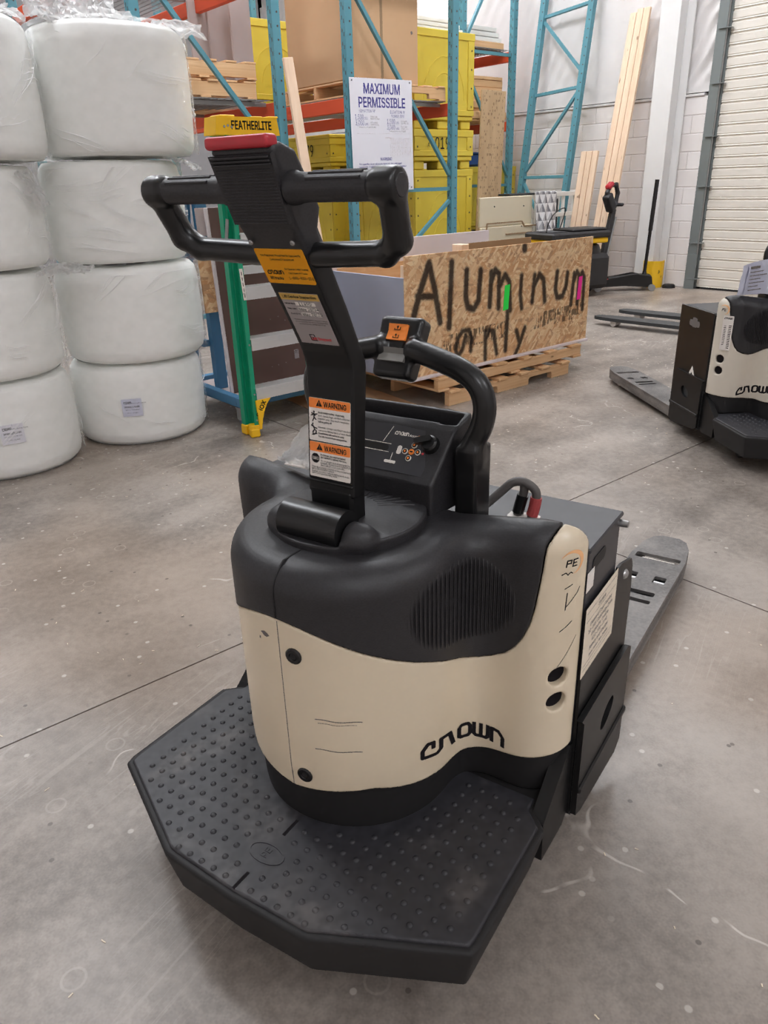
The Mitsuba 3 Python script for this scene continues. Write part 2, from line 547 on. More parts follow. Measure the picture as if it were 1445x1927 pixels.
def osb_color(u, v):
    c = C3((196, 150, 104))
    for k, (ang, sx, sy, th) in enumerate([(0.4, 58, 15, 0.0), (1.25, 54, 13, 0.4), (-0.5, 56, 14, 0.45), (2.2, 64, 17, 0.5), (0.0, 52, 14, 0.6), (0.85, 60, 15, 0.6)]):
        ca, sa = math.cos(ang), math.sin(ang)
        d, s, r = voronoi((u * ca + v * sa) * sy + 7 * k, (v * ca - u * sa) * sx + 3 * k)
        tone = cell_rand(dr.floor(r * 977), k + 1)
        flake = mix(lin(200, 152, 108), lin(243, 216, 176), tone)
        flake = mix(flake, lin(160, 104, 68), smoothstep(0.88, 0.94, tone) * 0.7)
        edge = smoothstep(0.0, 0.10, s - d)
        on = dr.select(r >= th, 1.0, 0.0)
        c = mix(c, flake * (0.82 + 0.18 * edge), on)
    return c


matte('osb', None, color=proc(lambda p, n, uv: osb_color(p.x + p.y * 0.7, p.z)))


# plastic film: a thin clear sheet
scene['film'] = {'type': 'thindielectric', 'int_ior': 1.2}
scene['film_milky'] = {'type': 'principledthin', 'base_color': {'type': 'rgb', 'value': 0.97}, 'roughness': 0.2, 'spec_trans': 0.72, 'eta': 1.5, 'diff_trans': 1.1}
paint('film_glint', (246, 247, 247), 0.25, 0.6)  # white that stands in for highlights along the film creases
paint('cream_lit', (216, 208, 194), 0.28, clear=0.3)  # cream paint of the second truck, its paler lighting put into the colour


def batt_fn(p, n, uv):
    a = noise(p.x * 2.0 + p.y * 2.6, p.z * 0.6, 1)
    b = fbm(p.x * 26, p.y * 26, p.z * 26, 3)
    return mix(lin(232, 234, 231), lin(250, 251, 249), 0.45 * a + 0.55 * b)


matte('insulation', None, color=proc(batt_fn))

paint('cable_grey', (78, 74, 72), 0.55)

# ---------------------------------------------------------------- the hall
WALL_X, BACK_Y, FLOOR_X0, FLOOR_Y0, ROOF_Z = 9.44, 15.0, -5.0, -5.5, 6.9
# floor: slabs between saw-cut joints
k = struct(newkey('floor'), 'grey brown power-trowelled concrete floor with saw-cut joints and pale scuffs')
obj('joint_bed', box(FLOOR_X0, WALL_X, FLOOR_Y0, BACK_Y, -0.14, -0.012), 'joint_dark', k)
_xs, _ys = [FLOOR_X0, -2.2, 2.35, 6.9, WALL_X], [FLOOR_Y0, -2.7, 1.89, 6.1, 10.6, BACK_Y]
for i in range(len(_xs) - 1):
    for j in range(len(_ys) - 1):
        g = 0.0028
        obj('slab', box(_xs[i] + g, _xs[i + 1] - g, _ys[j] + g, _ys[j + 1] - g, -0.12, 0.0), 'concrete', k)

# block wall on the right, up to a sill, insulation facing above
wall = struct(newkey('wall_right'), 'white painted block wall below a sill with wrinkled white insulation facing above')
BL, BH, SILL = 0.4, 0.2, 2.2
_blk = [shape(box(0, 0.1, 0.004, BL - 0.004, 0.004, BH - 0.004, 0.004), m, False) for m in ('block_paint', 'block_paint_warm')]
_half = [shape(box(0, 0.1, 0.004, BL / 2 - 0.004, 0.004, BH - 0.004, 0.004), m, False) for m in ('block_paint', 'block_paint_warm')]
obj('mortar_bed', box(WALL_X + 0.004, WALL_X + 0.2, 5.15, 13.2, 0, SILL), 'mortar', wall)
for r in range(11):
    y = 5.2
    n = 0
    while y < 9.8:
        half = n == 0 and r % 2 == 1
        put('block', (_half if half else _blk)[RNG.integers(2)], wall, mat4((WALL_X, y, r * BH)))
        y += BL / 2 if half else BL
        n += 1
obj('plain_blockwork', box(WALL_X, WALL_X + 0.1, 9.8, BACK_Y, 0, SILL), 'block_paint', wall)
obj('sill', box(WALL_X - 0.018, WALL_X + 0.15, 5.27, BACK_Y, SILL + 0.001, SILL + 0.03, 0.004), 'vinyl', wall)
# facing: a hanging sheet with diagonal folds near the columns
_yy, _zz = np.linspace(5.2, BACK_Y, 330), np.linspace(SILL + 0.04, 4.6, 110)
_Y, _Z = np.meshgrid(_yy, _zz, indexing='ij')
_q = np.stack([_Y, _Z, 0 * _Y], -1)
_fold = np.sin((_Y * 0.9 + _Z * 0.62) * 34 + 9 * meshkit.fbm(_q * 1.1, 3)) * np.clip(meshkit.fbm(_q * [1.2, 0.5, 1] + 4, 3) * 2.6 - 1.0, 0, 1)
_near = np.exp(-((_Y - 6.0) / 0.75) ** 2) + 0.8 * np.exp(-((_Y - 5.4) / 0.35) ** 2) + 0.25
_X = WALL_X + 0.03 - 0.034 * _fold * _near * np.clip((_Z - 2.2) * 3, 0.2, 1) - 0.012 * np.sin(_Y * 2 * np.pi / 1.2) - 0.05 * np.clip((2.65 - _Z) / 0.4, 0, 1) ** 2 * meshkit.fbm(_q * 2.3, 2)
_V = np.stack([_X, _Y, _Z], -1).reshape(-1, 3)
_i, _j = np.meshgrid(np.arange(329), np.arange(109), indexing='ij')
_Q = np.stack([_i * 110 + _j, _i * 110 + _j + 1, (_i + 1) * 110 + _j + 1, (_i + 1) * 110 + _j], -1).reshape(-1, 4)
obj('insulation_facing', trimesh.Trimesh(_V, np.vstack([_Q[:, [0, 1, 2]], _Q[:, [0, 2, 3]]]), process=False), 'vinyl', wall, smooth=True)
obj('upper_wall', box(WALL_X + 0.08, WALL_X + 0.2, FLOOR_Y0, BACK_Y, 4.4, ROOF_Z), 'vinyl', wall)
# wall seen beside and above the door
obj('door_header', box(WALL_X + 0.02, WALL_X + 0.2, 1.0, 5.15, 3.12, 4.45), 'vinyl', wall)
obj('plain_blockwork', box(WALL_X + 0.001, WALL_X + 0.2, FLOOR_Y0, 1.0, 0, 4.45), 'block_paint', wall)

for nm, b, m, t in (('wall_back', box(FLOOR_X0, WALL_X, BACK_Y, BACK_Y + 0.2, 0, ROOF_Z), 'back_grey', 'grey far wall of the hall behind the racks'),
                    ('wall_left', box(FLOOR_X0 - 0.2, FLOOR_X0, FLOOR_Y0, BACK_Y, 0, ROOF_Z), 'block_paint', 'white wall on the left of the hall'),
                    ('wall_front', box(FLOOR_X0, WALL_X, FLOOR_Y0 - 0.2, FLOOR_Y0, 0, ROOF_Z), 'block_paint', 'white wall behind the photographer'),
                    ('ceiling', box(FLOOR_X0 - 0.2, WALL_X + 0.2, FLOOR_Y0 - 0.2, BACK_Y + 0.2, ROOF_Z, ROOF_Z + 0.2), 'ceiling_white', 'white roof lining of the hall')):
    struct(put(nm, shape(b, m, False)), t)

# dock door of ribbed slats in a steel track
dk = struct(newkey('door_1'), 'closed cream sectional dock door of ribbed horizontal slats')
_prof = [(0, 0.003), (0.012, 0.0), (0.012, 0.016), (0.0, 0.022), (0.0, 0.092), (0.012, 0.098), (0.012, 0.113), (0.0, 0.116), (0.05, 0.116), (0.05, 0.003)]
_slat = at(prism([(x, z) for x, z in _prof], 3.955), np.array([[1, 0, 0, 0], [0, 0, -1, 0], [0, 1, 0, 0], [0, 0, 0, 1.0]]))
_slat = shape(_slat, 'door_paint', False)
for i in range(27):
    put('slat', _slat, dk, mat4((WALL_X + 0.0, 5.055, 0.02 + i * 0.116)))
obj('bottom_seal', box(WALL_X - 0.01, WALL_X + 0.05, 1.15, 5.0, 0.001, 0.02), 'dark_rubber', dk)
tr = struct(newkey('trim_1'), 'grey steel door track and jamb with brackets beside the cream dock door')
obj('jamb_angle', cat(box(WALL_X - 0.06, WALL_X + 0.02, 5.165, 5.18, 0, 3.6), box(WALL_X - 0.075, WALL_X - 0.06, 5.075, 5.18, 0, 3.6, 0.002)), 'galvanised', tr)
obj('jamb_plate', box(WALL_X - 0.012, WALL_X, 5.055, 5.225, 0, 3.6), 'galvanised', tr)
obj('track', tube([(WALL_X - 0.04, 5.095, 0.03), (WALL_X - 0.04, 5.095, 3.55)], 0.022, 10), 'zinc', tr)
for z in (0.12, 0.55, 1.2, 1.75, 2.3, 2.85):
    b = obj('bracket', cat(box(WALL_X - 0.1, WALL_X - 0.012, 5.02, 5.16, z, z + 0.008), box(WALL_X - 0.02, WALL_X - 0.012, 5.06, 5.16, z - 0.06, z + 0.008)), 'galvanised', tr)
    obj('bolt', rod((WALL_X - 0.02, 5.1, z - 0.03), (WALL_X - 0.032, 5.1, z - 0.03), 0.01, 6), 'zinc', b)
obj('foot_plate', box(WALL_X - 0.09, WALL_X - 0.076, 5.05, 5.18, 0, 0.42), 'galvanised', tr)

# white column with its yellow guard
cl = thing('building_column', 'white steel column standing against the block wall left of the dock door', 'column')
obj('web', box(9.2, 9.4, 5.64, 5.66, 0.01, ROOF_Z - 0.02), 'white_steel', cl)
obj('flange', box(9.185, 9.2, 5.56, 5.82, 0.01, ROOF_Z - 0.02, 0.003), 'white_steel', cl)
obj('flange', box(9.4, 9.415, 5.5, 5.86, 0.01, ROOF_Z - 0.02, 0.003), 'white_steel', cl)
obj('cover_panel', box(9.205, 9.395, 5.6, 5.62, 0.01, ROOF_Z - 0.02), 'white_steel', cl)
_arc = Polygon([(0.13 * math.cos(a), 0.13 * math.sin(a)) for a in np.linspace(0, 2 * np.pi, 40)]).difference(Point(0, 0).buffer(0.118)).intersection(sbox(-1, -1, 0.02, 1))
tag(obj('column_guard', at(prism(_arc, 0.33), mat4((9.26, 5.585, 0.0), 40)), 'guard_yellow'), 'scratched yellow half-round guard at the foot of the white column', 'column guard')
tag(obj('floor_puck', lathe([(0.001, 0.045), (0.06, 0.045), (0.075, 0.035), (0.08, 0.0), (0.001, 0.0)]), 'dark_rubber', M=mat4((9.3, 5.36, 0))), 'small dark round rubber puck on the floor beside the yellow column guard', 'puck')

# unseen lamps under the roof, the added fill pair among them
_lm = {'type': 'ref', 'id': 'white_steel'}
for x, y in LAMP_SPOTS:
    lk = thing('unseen_ceiling_lamp', 'unseen white linear high-bay lamp placed under the roof', 'lamp', 'high-bay lamps under the roof')
    obj('housing', box(x - 0.32, x + 0.32, y - 0.65, y + 0.65, LAMP_Z + 0.004, LAMP_Z + 0.1, 0.01), 'white_steel', lk)
    q = trimesh.Trimesh([(x - 0.3, y - 0.62, LAMP_Z), (x + 0.3, y - 0.62, LAMP_Z), (x + 0.3, y + 0.62, LAMP_Z), (x - 0.3, y + 0.62, LAMP_Z)], [[0, 2, 1], [0, 3, 2]], process=False)
    d = shape(q, 'white_steel', False)
    d['emitter'] = {'type': 'area', 'radiance': {'type': 'rgb', 'value': [LAMP * v for v in LAMP_COLOR]}}
    put('diffuser', d, lk)
    q2 = trimesh.Trimesh(q.vertices + [0, 0, 0.106], [[0, 1, 2], [0, 2, 3]], process=False)
    d2 = shape(q2, 'white_steel', False)
    d2['emitter'] = {'type': 'area', 'radiance': {'type': 'rgb', 'value': [1.2 * LAMP * v for v in LAMP_COLOR]}}
    put('uplight', d2, lk)  # upward glow added to each lamp as ambient fill
    obj('hanger', cat(rod((x, y - 0.5, LAMP_Z + 0.09), (x, y - 0.5, ROOF_Z), 0.006, 6), rod((x, y + 0.5, LAMP_Z + 0.09), (x, y + 0.5, ROOF_Z), 0.006, 6)), 'zinc', lk)

# ---------------------------------------------------------------- pallet truck (own frame: x right, y towards the forks, z up)
def truck_matrix(x, y, az):
    a = math.radians(az)
    m = np.eye(4)
    m[:2, 0] = math.cos(a), -math.sin(a)
    m[:2, 1] = math.sin(a), math.cos(a)
    m[:2, 3] = x, y
    return m


_t1 = truck_matrix(0, 0, 73.0)
TRUCK1 = truck_matrix(*(-0.7735 * _t1[:2, 0]), 73.0)
PARTS = []   # (path below the truck, ply dict, which trucks)


def part(name, mesh, mat, under=None, smooth=30, only=None):
    """A part of every truck (only: of those numbers). Returns its path, under which sub-parts go."""
    base = f'{under}__{name}' if under else name
    have = {p for p, _, _ in PARTS}
    k, i = base, 0
    while k in have:
        i += 1
        k = f'{base}_{i:03d}'
    PARTS.append((k, mesh if isinstance(mesh, dict) else shape(mesh, mat, smooth), only))
    return k


R_PTS = ([0.18, 0.22, 0.35, 0.66, 0.9], [0.214, 0.219, 0.226, 0.227, 0.227])


def f_plan(x, y, z):
    r = np.interp(z, *R_PTS)
    c = np.sqrt(x ** 2 + (y - 1.04) ** 2) - r
    q0, q1 = np.abs(x) - 0.412 + 0.088, np.abs(y - 1.217) - 0.1 + 0.088
    w = np.sqrt(np.maximum(q0, 0) ** 2 + np.maximum(q1, 0) ** 2) + np.minimum(np.maximum(q0, q1), 0) - 0.088
    return np.maximum(smin(c, w, 0.09), y - 1.208)


def f_body(x, y, z):
    top = 0.772 + 0.026 * np.clip((np.abs(x) - 0.17) / 0.17, 0, 1)
    return np.maximum(rmax(rmax(f_plan(x, y, z), z - top, 0.05), 0.235 - z, 0.004), y - 1.208)


# boundary of the black hood: position along the cover seen obliquely, and height
HOOD_LINE = [(0.2, 0.6745), (0.3707, 0.674), (0.39, 0.6715), (0.4108, 0.667), (0.4483, 0.6545), (0.4841, 0.639), (0.5199, 0.6225), (0.5544, 0.607), (0.5899, 0.59), (0.626, 0.571), (0.6445, 0.56), (0.6626, 0.546), (0.6822, 0.530), (0.7021, 0.5175), (0.7237, 0.5115), (0.7483, 0.515), (0.7737, 0.528),
             (0.7924, 0.55), (0.8048, 0.575), (0.8155, 0.606), (0.8218, 0.636), (0.8267, 0.676), (0.8312, 0.714), (0.8334, 0.741), (0.8361, 0.766), (0.8423, 0.787), (0.853, 0.812), (0.856, 0.95), (0.2, 0.95)]


def f_hoodzone(x, y, z):
    return s_poly(0.89 * (np.abs(x + 0.012) - 0.012) + 0.456 * np.minimum(y, 1.129), z, HOOD_LINE)


def f_hood(x, y, z):
    return rmax(f_body(x, y, z) - 0.0025, f_hoodzone(x, y, z) + 0.0012, 0.003)


EAR = [(1.152, 0.486, 0.0215), (1.152, 0.427, 0.0215)]


def f_cream(x, y, z):
    d = rmax(f_body(x, y, z), -f_hoodzone(x, y, z) + 0.0012, 0.0015)
    zb = np.interp(np.abs(x), [0, 0.15, 0.24, 0.30, 0.42], [0.297, 0.315, 0.285, 0.285, 0.3])
    d = rmax(d, zb - z, 0.003)
    for y0, z0, r in EAR:
        xa = np.abs(x)
        side = 0.6 * (xa - 0.395) + 0.8 * (y - y0)
        hole = np.maximum(np.sqrt(side ** 2 + (z - z0) ** 2) - r, 0.362 - 0.8 * (xa - 0.395) + 0.6 * (y - y0) - 0.392)
        d = rmax(d, -hole, 0.004)
    return d


def f_lower(x, y, z):
    return rmax(rmax(f_plan(x, y, z) + 0.010, z - 0.34, 0.004), 0.2 - z, 0.004)


_sh = 0.0038
part('cover', sdf_mesh(f_cream, (-0.43, 0.79, 0.26), (0.43, 1.225, 0.82), _sh), 'cream_paint', smooth=35)
part('hood', sdf_mesh(f_hood, (-0.43, 0.79, 0.48), (0.43, 1.225, 0.82), _sh), 'black_plastic', smooth=35)
part('lower_housing', sdf_mesh(f_lower, (-0.43, 0.80, 0.19), (0.43, 1.225, 0.35), 0.006), 'dark_rubber', smooth=35)
for sx in (-1, 1):
    for y0, z0, r in EAR:
        part('vent_hole', at(lathe([(0.0001, 0), (r + 0.004, 0), (r + 0.004, -0.004)], 20), frame((sx * (0.395 - 0.8 * 0.018), y0 + 0.6 * 0.018, z0), (sx * 0.6 * sx, 0.8 * sx, 0), (0, 0, 1))), 'ink', 'cover')
# centre seam of cover and hood, two screws
_zs = np.linspace(0.3, 0.67, 24)
_sp = march(f_body, np.column_stack([0 * _zs, 0 * _zs + 0.7, _zs]), (0, 1, 0), lift=0.0002)
part('seam', tube(_sp, 0.0007, 6), 'ink_grey', 'cover')
_zs = np.linspace(0.678, 0.765, 12)
_sp = march(f_hood, np.column_stack([0 * _zs, 0 * _zs + 0.7, _zs]), (0, 1, 0), lift=0.0005)
_sp2 = np.array([(0, y, 0.7745) for y in np.linspace(_sp[-1][1] + 0.012, 0.893, 4)])
part('seam', tube(np.vstack([_sp, _sp2]), 0.0019, 6), 'dark_rubber', 'hood')
for z in (0.607, 0.337):
    o = march(f_body, [(0.03, 0.7, z)], (0, 1, 0))[0]
    nrm = np.array([o[0], o[1] - 1.04, 0])
    F = frame(o, (-nrm[1], nrm[0], 0), (0, 0, 1))
    b = part('screw', at(lathe([(0.0001, 0.002), (0.007, 0.002), (0.008, 0.004), (0.0135, 0.004), (0.016, 0.002), (0.016, -0.004)], 24), F), 'black_gloss', 'cover')
    part('socket', at(prism(Point(0, 0).buffer(0.0062, quad_segs=2), 0.0006, 0.002), F), 'dark_rubber', b)
# ribbed vents in the hood
for sx in (-1, 1):
    nx, nz = 270, 60
    U, V = np.meshgrid(np.linspace(-1, 1, nx), np.linspace(-1, 1, nz), indexing='ij')
    rr = np.sqrt(U ** 2 + V ** 2)
    sc = np.maximum(np.abs(U), np.abs(V)) / np.maximum(rr, 1e-9)
    U, V = U * sc, V * sc            # square grid squeezed onto a disc
    eu, ed = np.array([sx * 0.89, 0.456]), np.array([-sx * 0.456, 0.89])
    su, sz = 0.694 + 0.098 * U, 0.653 + 0.088 * V - 0.020 * U
    st = su.ravel()[:, None] * eu + 0.15 * ed
    P = march(f_hood, np.column_stack([st, sz.ravel()]), (ed[0], ed[1], 0), 50, lift=0.0002)
    edge = np.clip((1 - np.sqrt(U ** 2 + V ** 2)) * 7, 0, 1).ravel()
    rib = np.clip(0.5 + 0.9 * np.cos((su / 0.0072).ravel() * 2 * np.pi), 0, 1)
    P[:, :2] -= ((0.0050 * rib - 0.0008) * edge)[:, None] * ed
    i, j = np.meshgrid(np.arange(nx - 1), np.arange(nz - 1), indexing='ij')
    q = np.stack([i * nz + j, (i + 1) * nz + j, (i + 1) * nz + j + 1, i * nz + j + 1], -1).reshape(-1, 4)
    m = trimesh.Trimesh(P, np.vstack([q[:, [0, 1, 2]], q[:, [0, 2, 3]]]), process=False)
    if sx < 0:
        m.invert()
    part('ribbed_vent', m, 'black_plastic', 'hood', smooth=True)
# wordmark on both rear wings of the cover and the small emblem on its ears
for sx in (-1, 1):
    g = unary_union([LineString([(x * 0.82, y) for x, y in l]).buffer(0.1, cap_style=2, join_style=1) for l in WORDMARK])
    h = 0.038
    m = flat(affinity.scale(g, h, h, origin=(0, 0)))
    eu, ed = np.array([0.89, sx * 0.456]), np.array([-sx * 0.456, 0.89])
    u0, z0, sl = (0.617, 0.352, -0.33) if sx > 0 else (-0.772, 0.298, 0.33)
    q = m.vertices.copy()
    m.vertices = np.column_stack([(q[:, 0] + u0)[:, None] * eu + 0.15 * ed, q[:, 1] + z0 + sl * q[:, 0]])
    part('wordmark', drape(m, f_body, (ed[0], ed[1], 0), 0.0008, 0.006), 'ink', 'cover', smooth=False)
    o, D = np.array([sx * 0.5, 1.086, 0.732]), np.array([-sx * 0.8, 0.6, 0.0])
    FE = frame(o, np.cross((0, 0, 1.0), -D), (0, 0, 1))
    ring = affinity.scale(Point(0, 0).buffer(0.024), 1.1, 1).difference(affinity.scale(Point(-0.005, -0.003).buffer(0.0215), 1.1, 1))
    part('emblem', drape(at(flat(ring), FE), f_body, D, 0.0006, 0.006), 'label_peach', 'cover', smooth=False)
    pe = unary_union([LineString(l).buffer(0.0011, cap_style=2, join_style=2) for l in ([(-0.014, -0.008), (-0.012, 0.005), (-0.003, 0.005), (-0.004, -0.001), (-0.012, -0.001)], [(0.012, 0.005), (0.002, 0.005), (0.0, -0.008), (0.01, -0.008)], [(0.001, -0.0015), (0.009, -0.0015)])])
    part('emblem', drape(at(flat(pe), FE), f_body, D, 0.0009, 0.006), 'ink', 'cover', smooth=False)
# scratches on the cover of the near truck
SCR = []
for (x0, z0, x1, z1, w) in ((0.062, 0.478, 0.138, 0.476, 0.0018), (0.058, 0.409, 0.136, 0.408, 0.0018), (0.066, 0.47, 0.13, 0.469, 0.0009), (0.0, 0.3, 0.002, 0.335, 0.0008)):
    l = LineString([(x0 + (x1 - x0) * t, z0 + (z1 - z0) * t + 0.0012 * math.sin(9 * t)) for t in np.linspace(0, 1, 9)])
    SCR.append(l.buffer(w / 2))
SCR.append(Polygon([(-0.044, 0.634), (-0.036, 0.638), (-0.028, 0.636), (-0.022, 0.632), (-0.03, 0.627), (-0.038, 0.629)]))
SCR.append(Polygon([(-0.05, 0.622), (-0.046, 0.623), (-0.047, 0.617), (-0.05, 0.617)]))
m = cat(*[flat(g) for g in SCR])
m.vertices = np.column_stack([m.vertices[:, 0], 0 * m.vertices[:, 0] + 0.7, m.vertices[:, 1]])
part('scuff', drape(m, f_body, (0, 1, 0), 0.0006, 0.012), 'ink_grey', 'cover', False, only=(1,))
SCR = [LineString(p).buffer(w) for p, w in (([(-0.018, 0.0), (-0.01, 0.003), (-0.006, -0.002), (0.0, 0.003), (0.004, 0.0)], 0.0009), ([(-0.01, -0.03), (0.006, -0.024)], 0.0008),
       ([(-0.006, -0.075), (-0.004, -0.04)], 0.0009), ([(-0.006, -0.07), (0.02, -0.045), (0.026, -0.035)], 0.0008), ([(-0.014, -0.12), (-0.004, -0.114), (0.012, -0.103)], 0.0009), ([(-0.014, -0.2), (0.004, -0.175), (0.028, -0.14)], 0.0005))]
m = cat(*[flat(g) for g in SCR])
m.apply_transform(frame((0.5, 1.082, 0.71), (0.6, 0.8, 0), (0, 0, 1)))
part('scuff', drape(m, f_body, (-0.8, 0.6, 0), 0.0006, 0.012), 'ink', 'cover', False, only=(1,))

# operator platform with studded rubber mat
_half_out = [(0.0, 0.617), (0.165, 0.624), (0.42, 0.748), (0.425, 0.77), (0.424, 1.052), (0.39, 1.085), (0.386, 1.24)]
PLAT = _half_out + [(-x * 1.03, y) for x, y in _half_out[::-1] if x > 0]


def f_platform(x, y, z):
    d2 = s_poly(x, y, PLAT)
    ins = 0.022 * np.clip((0.19 - z) / 0.1, 0, 1.2)
    return rmax(rmax(d2 + ins, z - 0.2, 0.004), 0.085 - z, 0.010)


part('platform', sdf_mesh(f_platform, (-0.44, 0.605, 0.07), (0.44, 1.255, 0.21), 0.006), 'dark_rubber', smooth=35)


def f_mat(x, y, z):
    d2 = s_poly(x, y, PLAT[:6] + [(0.39, 1.125), (-0.40, 1.125)] + PLAT[-5:])
    return rmax(rmax(d2 + 0.012, z - 0.2055, 0.004), 0.19 - z, 0.002)


mt = part('platform_mat', sdf_mesh(f_mat, (-0.43, 0.61, 0.185), (0.43, 1.14, 0.212), 0.005), 'rubber_mat', smooth=35)
for y0, y1 in ((0.632, 0.672), (0.772, 0.815)):
    part('drain_slot', box(-0.0032, 0.0032, y0, y1, 0.2, 0.2062), 'ink', mt)
_sd = shape(lathe([(0.0068, -0.001), (0.0058, 0.0013), (0.004, 0.0028), (0.0018, 0.0034), (0.0001, 0.0035)], 12), 'rubber_mat', 40)
_studs = []
_mp = Polygon([(x * 0.965, y) for x, y in _half_out[:6]] + [(0.37, 1.11), (-0.37, 1.11)] + [(-x * 0.965, y) for x, y in _half_out[5::-1]]).buffer(0)
_mp = _mp.intersection(_mp.buffer(-0.014)).difference(Point(0, 1.04).buffer(0.222)).difference(sbox(-0.045, 0.69, 0.045, 0.76)).difference(sbox(-0.012, 0.6, 0.012, 0.69))
for i in range(-13, 14):
    for j in range(0, 16):
        x, y = 0.0308 * i, 0.6445 + 0.0308 * j
        if _mp.contains(Point(x, y)) and abs(x) > 0.012:
            part('stud', {**_sd, 'offset_': (x, y, 0.2055)}, None, mt, only=(1,))
            _studs.append(at(lathe([(0.0068, -0.001), (0.004, 0.0028), (0.0001, 0.0035)], 6), mat4((x, y, 0.2055))))
part('raised_studs', cat(*_studs), 'rubber_mat', mt, only=(2,))
part('raised_emblem', at(cat(prism(affinity.scale(Point(0, 0).buffer(1), 0.022, 0.04).difference(affinity.scale(Point(0, 0).buffer(1), 0.0185, 0.0355)), 0.0018), at(text('PE', 0.014, 0.0014, anchor='c'), mat4((0, -0.006, 0)))), mat4((0, 0.722, 0.2052), 90)), 'rubber_mat', mt)

# chassis behind the cover, side skirts with a step, drive wheel and casters
part('chassis', box(-0.36, 0.36, 0.9, 1.52, 0.07, 0.198, 0.01), 'black_paint')
for sx in (-1, 1):
    pr = prism([(1.075, 0.09), (1.19, 0.085), (1.235, 0.12), (1.235, 0.285), (1.2, 0.292), (1.09, 0.205), (1.07, 0.19)], 0.028)
    part('frame_cheek', at(pr, np.array([[0, 0, 1, (0.386 if sx > 0 else -0.414)], [1, 0, 0, 0], [0, 1, 0, 0], [0, 0, 0, 1.0]])), 'black_paint')
    g = Polygon([(1.215, 0.10), (1.25, 0.085), (1.5, 0.058), (1.535, 0.075), (1.54, 0.345), (1.51, 0.362), (1.2, 0.36), (1.215, 0.345)]).difference(affinity.rotate(affinity.scale(Point(1.385, 0.258).buffer(1), 0.045, 0.026), 20))
    part('side_skirt', at(prism(g, 0.012), np.array([[0, 0, 1, (0.422 if sx > 0 else -0.434)], [1, 0, 0, 0], [0, 1, 0, 0], [0, 0, 0, 1.0]])), 'black_paint')
    part('skirt_rib', box(sx * 0.428 - 0.012, sx * 0.428 + 0.012, 1.215, 1.54, 0.158, 0.176, 0.004), 'black_paint', 'side_skirt')
    part('skirt_backing', box(min(sx * 0.4, sx * 0.421), max(sx * 0.4, sx * 0.421), 1.22, 1.53, 0.09, 0.35), 'dark_steel', 'side_skirt')
    part('caster', at(lathe([(0.0001, -0.02), (0.04, -0.02), (0.045, -0.015), (0.045, 0.015), (0.04, 0.02), (0.0001, 0.02)], 20), frame((sx * 0.28, 1.0, 0.046), (0, 1, 0), (0, 0, 1))), 'dark_rubber')
part('drive_wheel', at(lathe([(0.0001, -0.045), (0.1, -0.045), (0.11, -0.035), (0.11, 0.035), (0.1, 0.045), (0.0001, 0.045)], 28), frame((0, 1.04, 0.111), (0, 1, 0), (0, 0, 1))), 'dark_rubber')

# battery box, its retaining plates, service sheet
bt = part('battery_box', box(-0.412, 0.412, 1.212, 1.408, 0.1, 0.734, 0.004), 'dark_grey_plastic', only=(1,))
part('battery_lid', box(-0.416, 0.416, 1.21, 1.412, 0.728, 0.7385, 0.003), 'dark_grey_plastic', bt, only=(1,))
bt2 = part('battery_case', box(-0.412, 0.412, 1.212, 1.56, 0.1, 0.70, 0.004), 'black_gloss', only=(2,))
part('battery_top', box(-0.408, 0.408, 1.216, 1.556, 0.7, 0.704), 'dark_grey_plastic', bt2, only=(2,))
part('side_plate', box(-0.42, -0.413, 1.214, 1.57, 0.3, 0.705, 0.002), 'black_gloss', bt2, only=(2,))
part('lift_slot', at(prism(rrect(0.11, 0.032, 0.012).union(rrect(0.05, 0.05, 0.01, 0.0, 0.005)), 0.001), frame((-0.4205, 1.40, 0.625), (0, -1, 0), (0, 0, 1))), 'ink_grey', bt2, only=(2,))
for sx in (-1, 1):
    part('lift_slot', at(prism(rrect(0.075, 0.026, 0.011), 0.001), frame((sx * 0.4125, 1.278, 0.692), (0, sx, 0), (0, 0, 1))), 'dark_rubber', bt, only=(1,))
    g = Polygon([(1.212, 0.1), (1.53, 0.1), (1.53, 0.50), (1.52, 0.57), (1.505, 0.59), (1.425, 0.612), (1.405, 0.612), (1.404, 0.606), (1.212, 0.606)])
    rp = part('retaining_plate', at(prism(g, 0.006), np.array([[0, 0, 1, (0.4135 if sx > 0 else -0.4195)], [1, 0, 0, 0], [0, 1, 0, 0], [0, 0, 0, 1.0]])), 'black_paint', only=(1,))
    part('plate_bolt', at(lathe([(0.0001, 0.008), (0.006, 0.007), (0.011, 0.003), (0.012, 0)], 16), frame((sx * 0.4195, 1.46, 0.572), (0, sx, 0), (0, 0, 1))), 'steel', rp, only=(1,))
    part('lid_pin', at(lathe([(0.0001, 0.02), (0.007, 0.018), (0.008, 0)], 12), frame((sx * 0.412, 1.4, 0.716), (0, sx, 0), (0, 0, 1))), 'steel', bt, only=(1,))
F = frame((0.4197, 1.302, 0.535), (0, 1, 0), (0, 0, 1))
sh = part('service_sheet', at(prism(rrect(0.196, 0.16, 0.002), 0.0005), F), 'print_cream', only=(1,))
_rows = [('Service', 0.0095, 0.052, 0), ('Diamond Coat Flooring', 0.009, 0.028, 0), ('12-185 Cambridge Drive', 0.009, 0.013, 0), ('Etobicoke, Ontario', 0.009, -0.002, 0), ('416-798-7190', 0.009, -0.017, 0), ('Battery and Charger', 0.009, -0.032, 0), ('Sales Service Parts Training', 0.0065, -0.047, 0)]
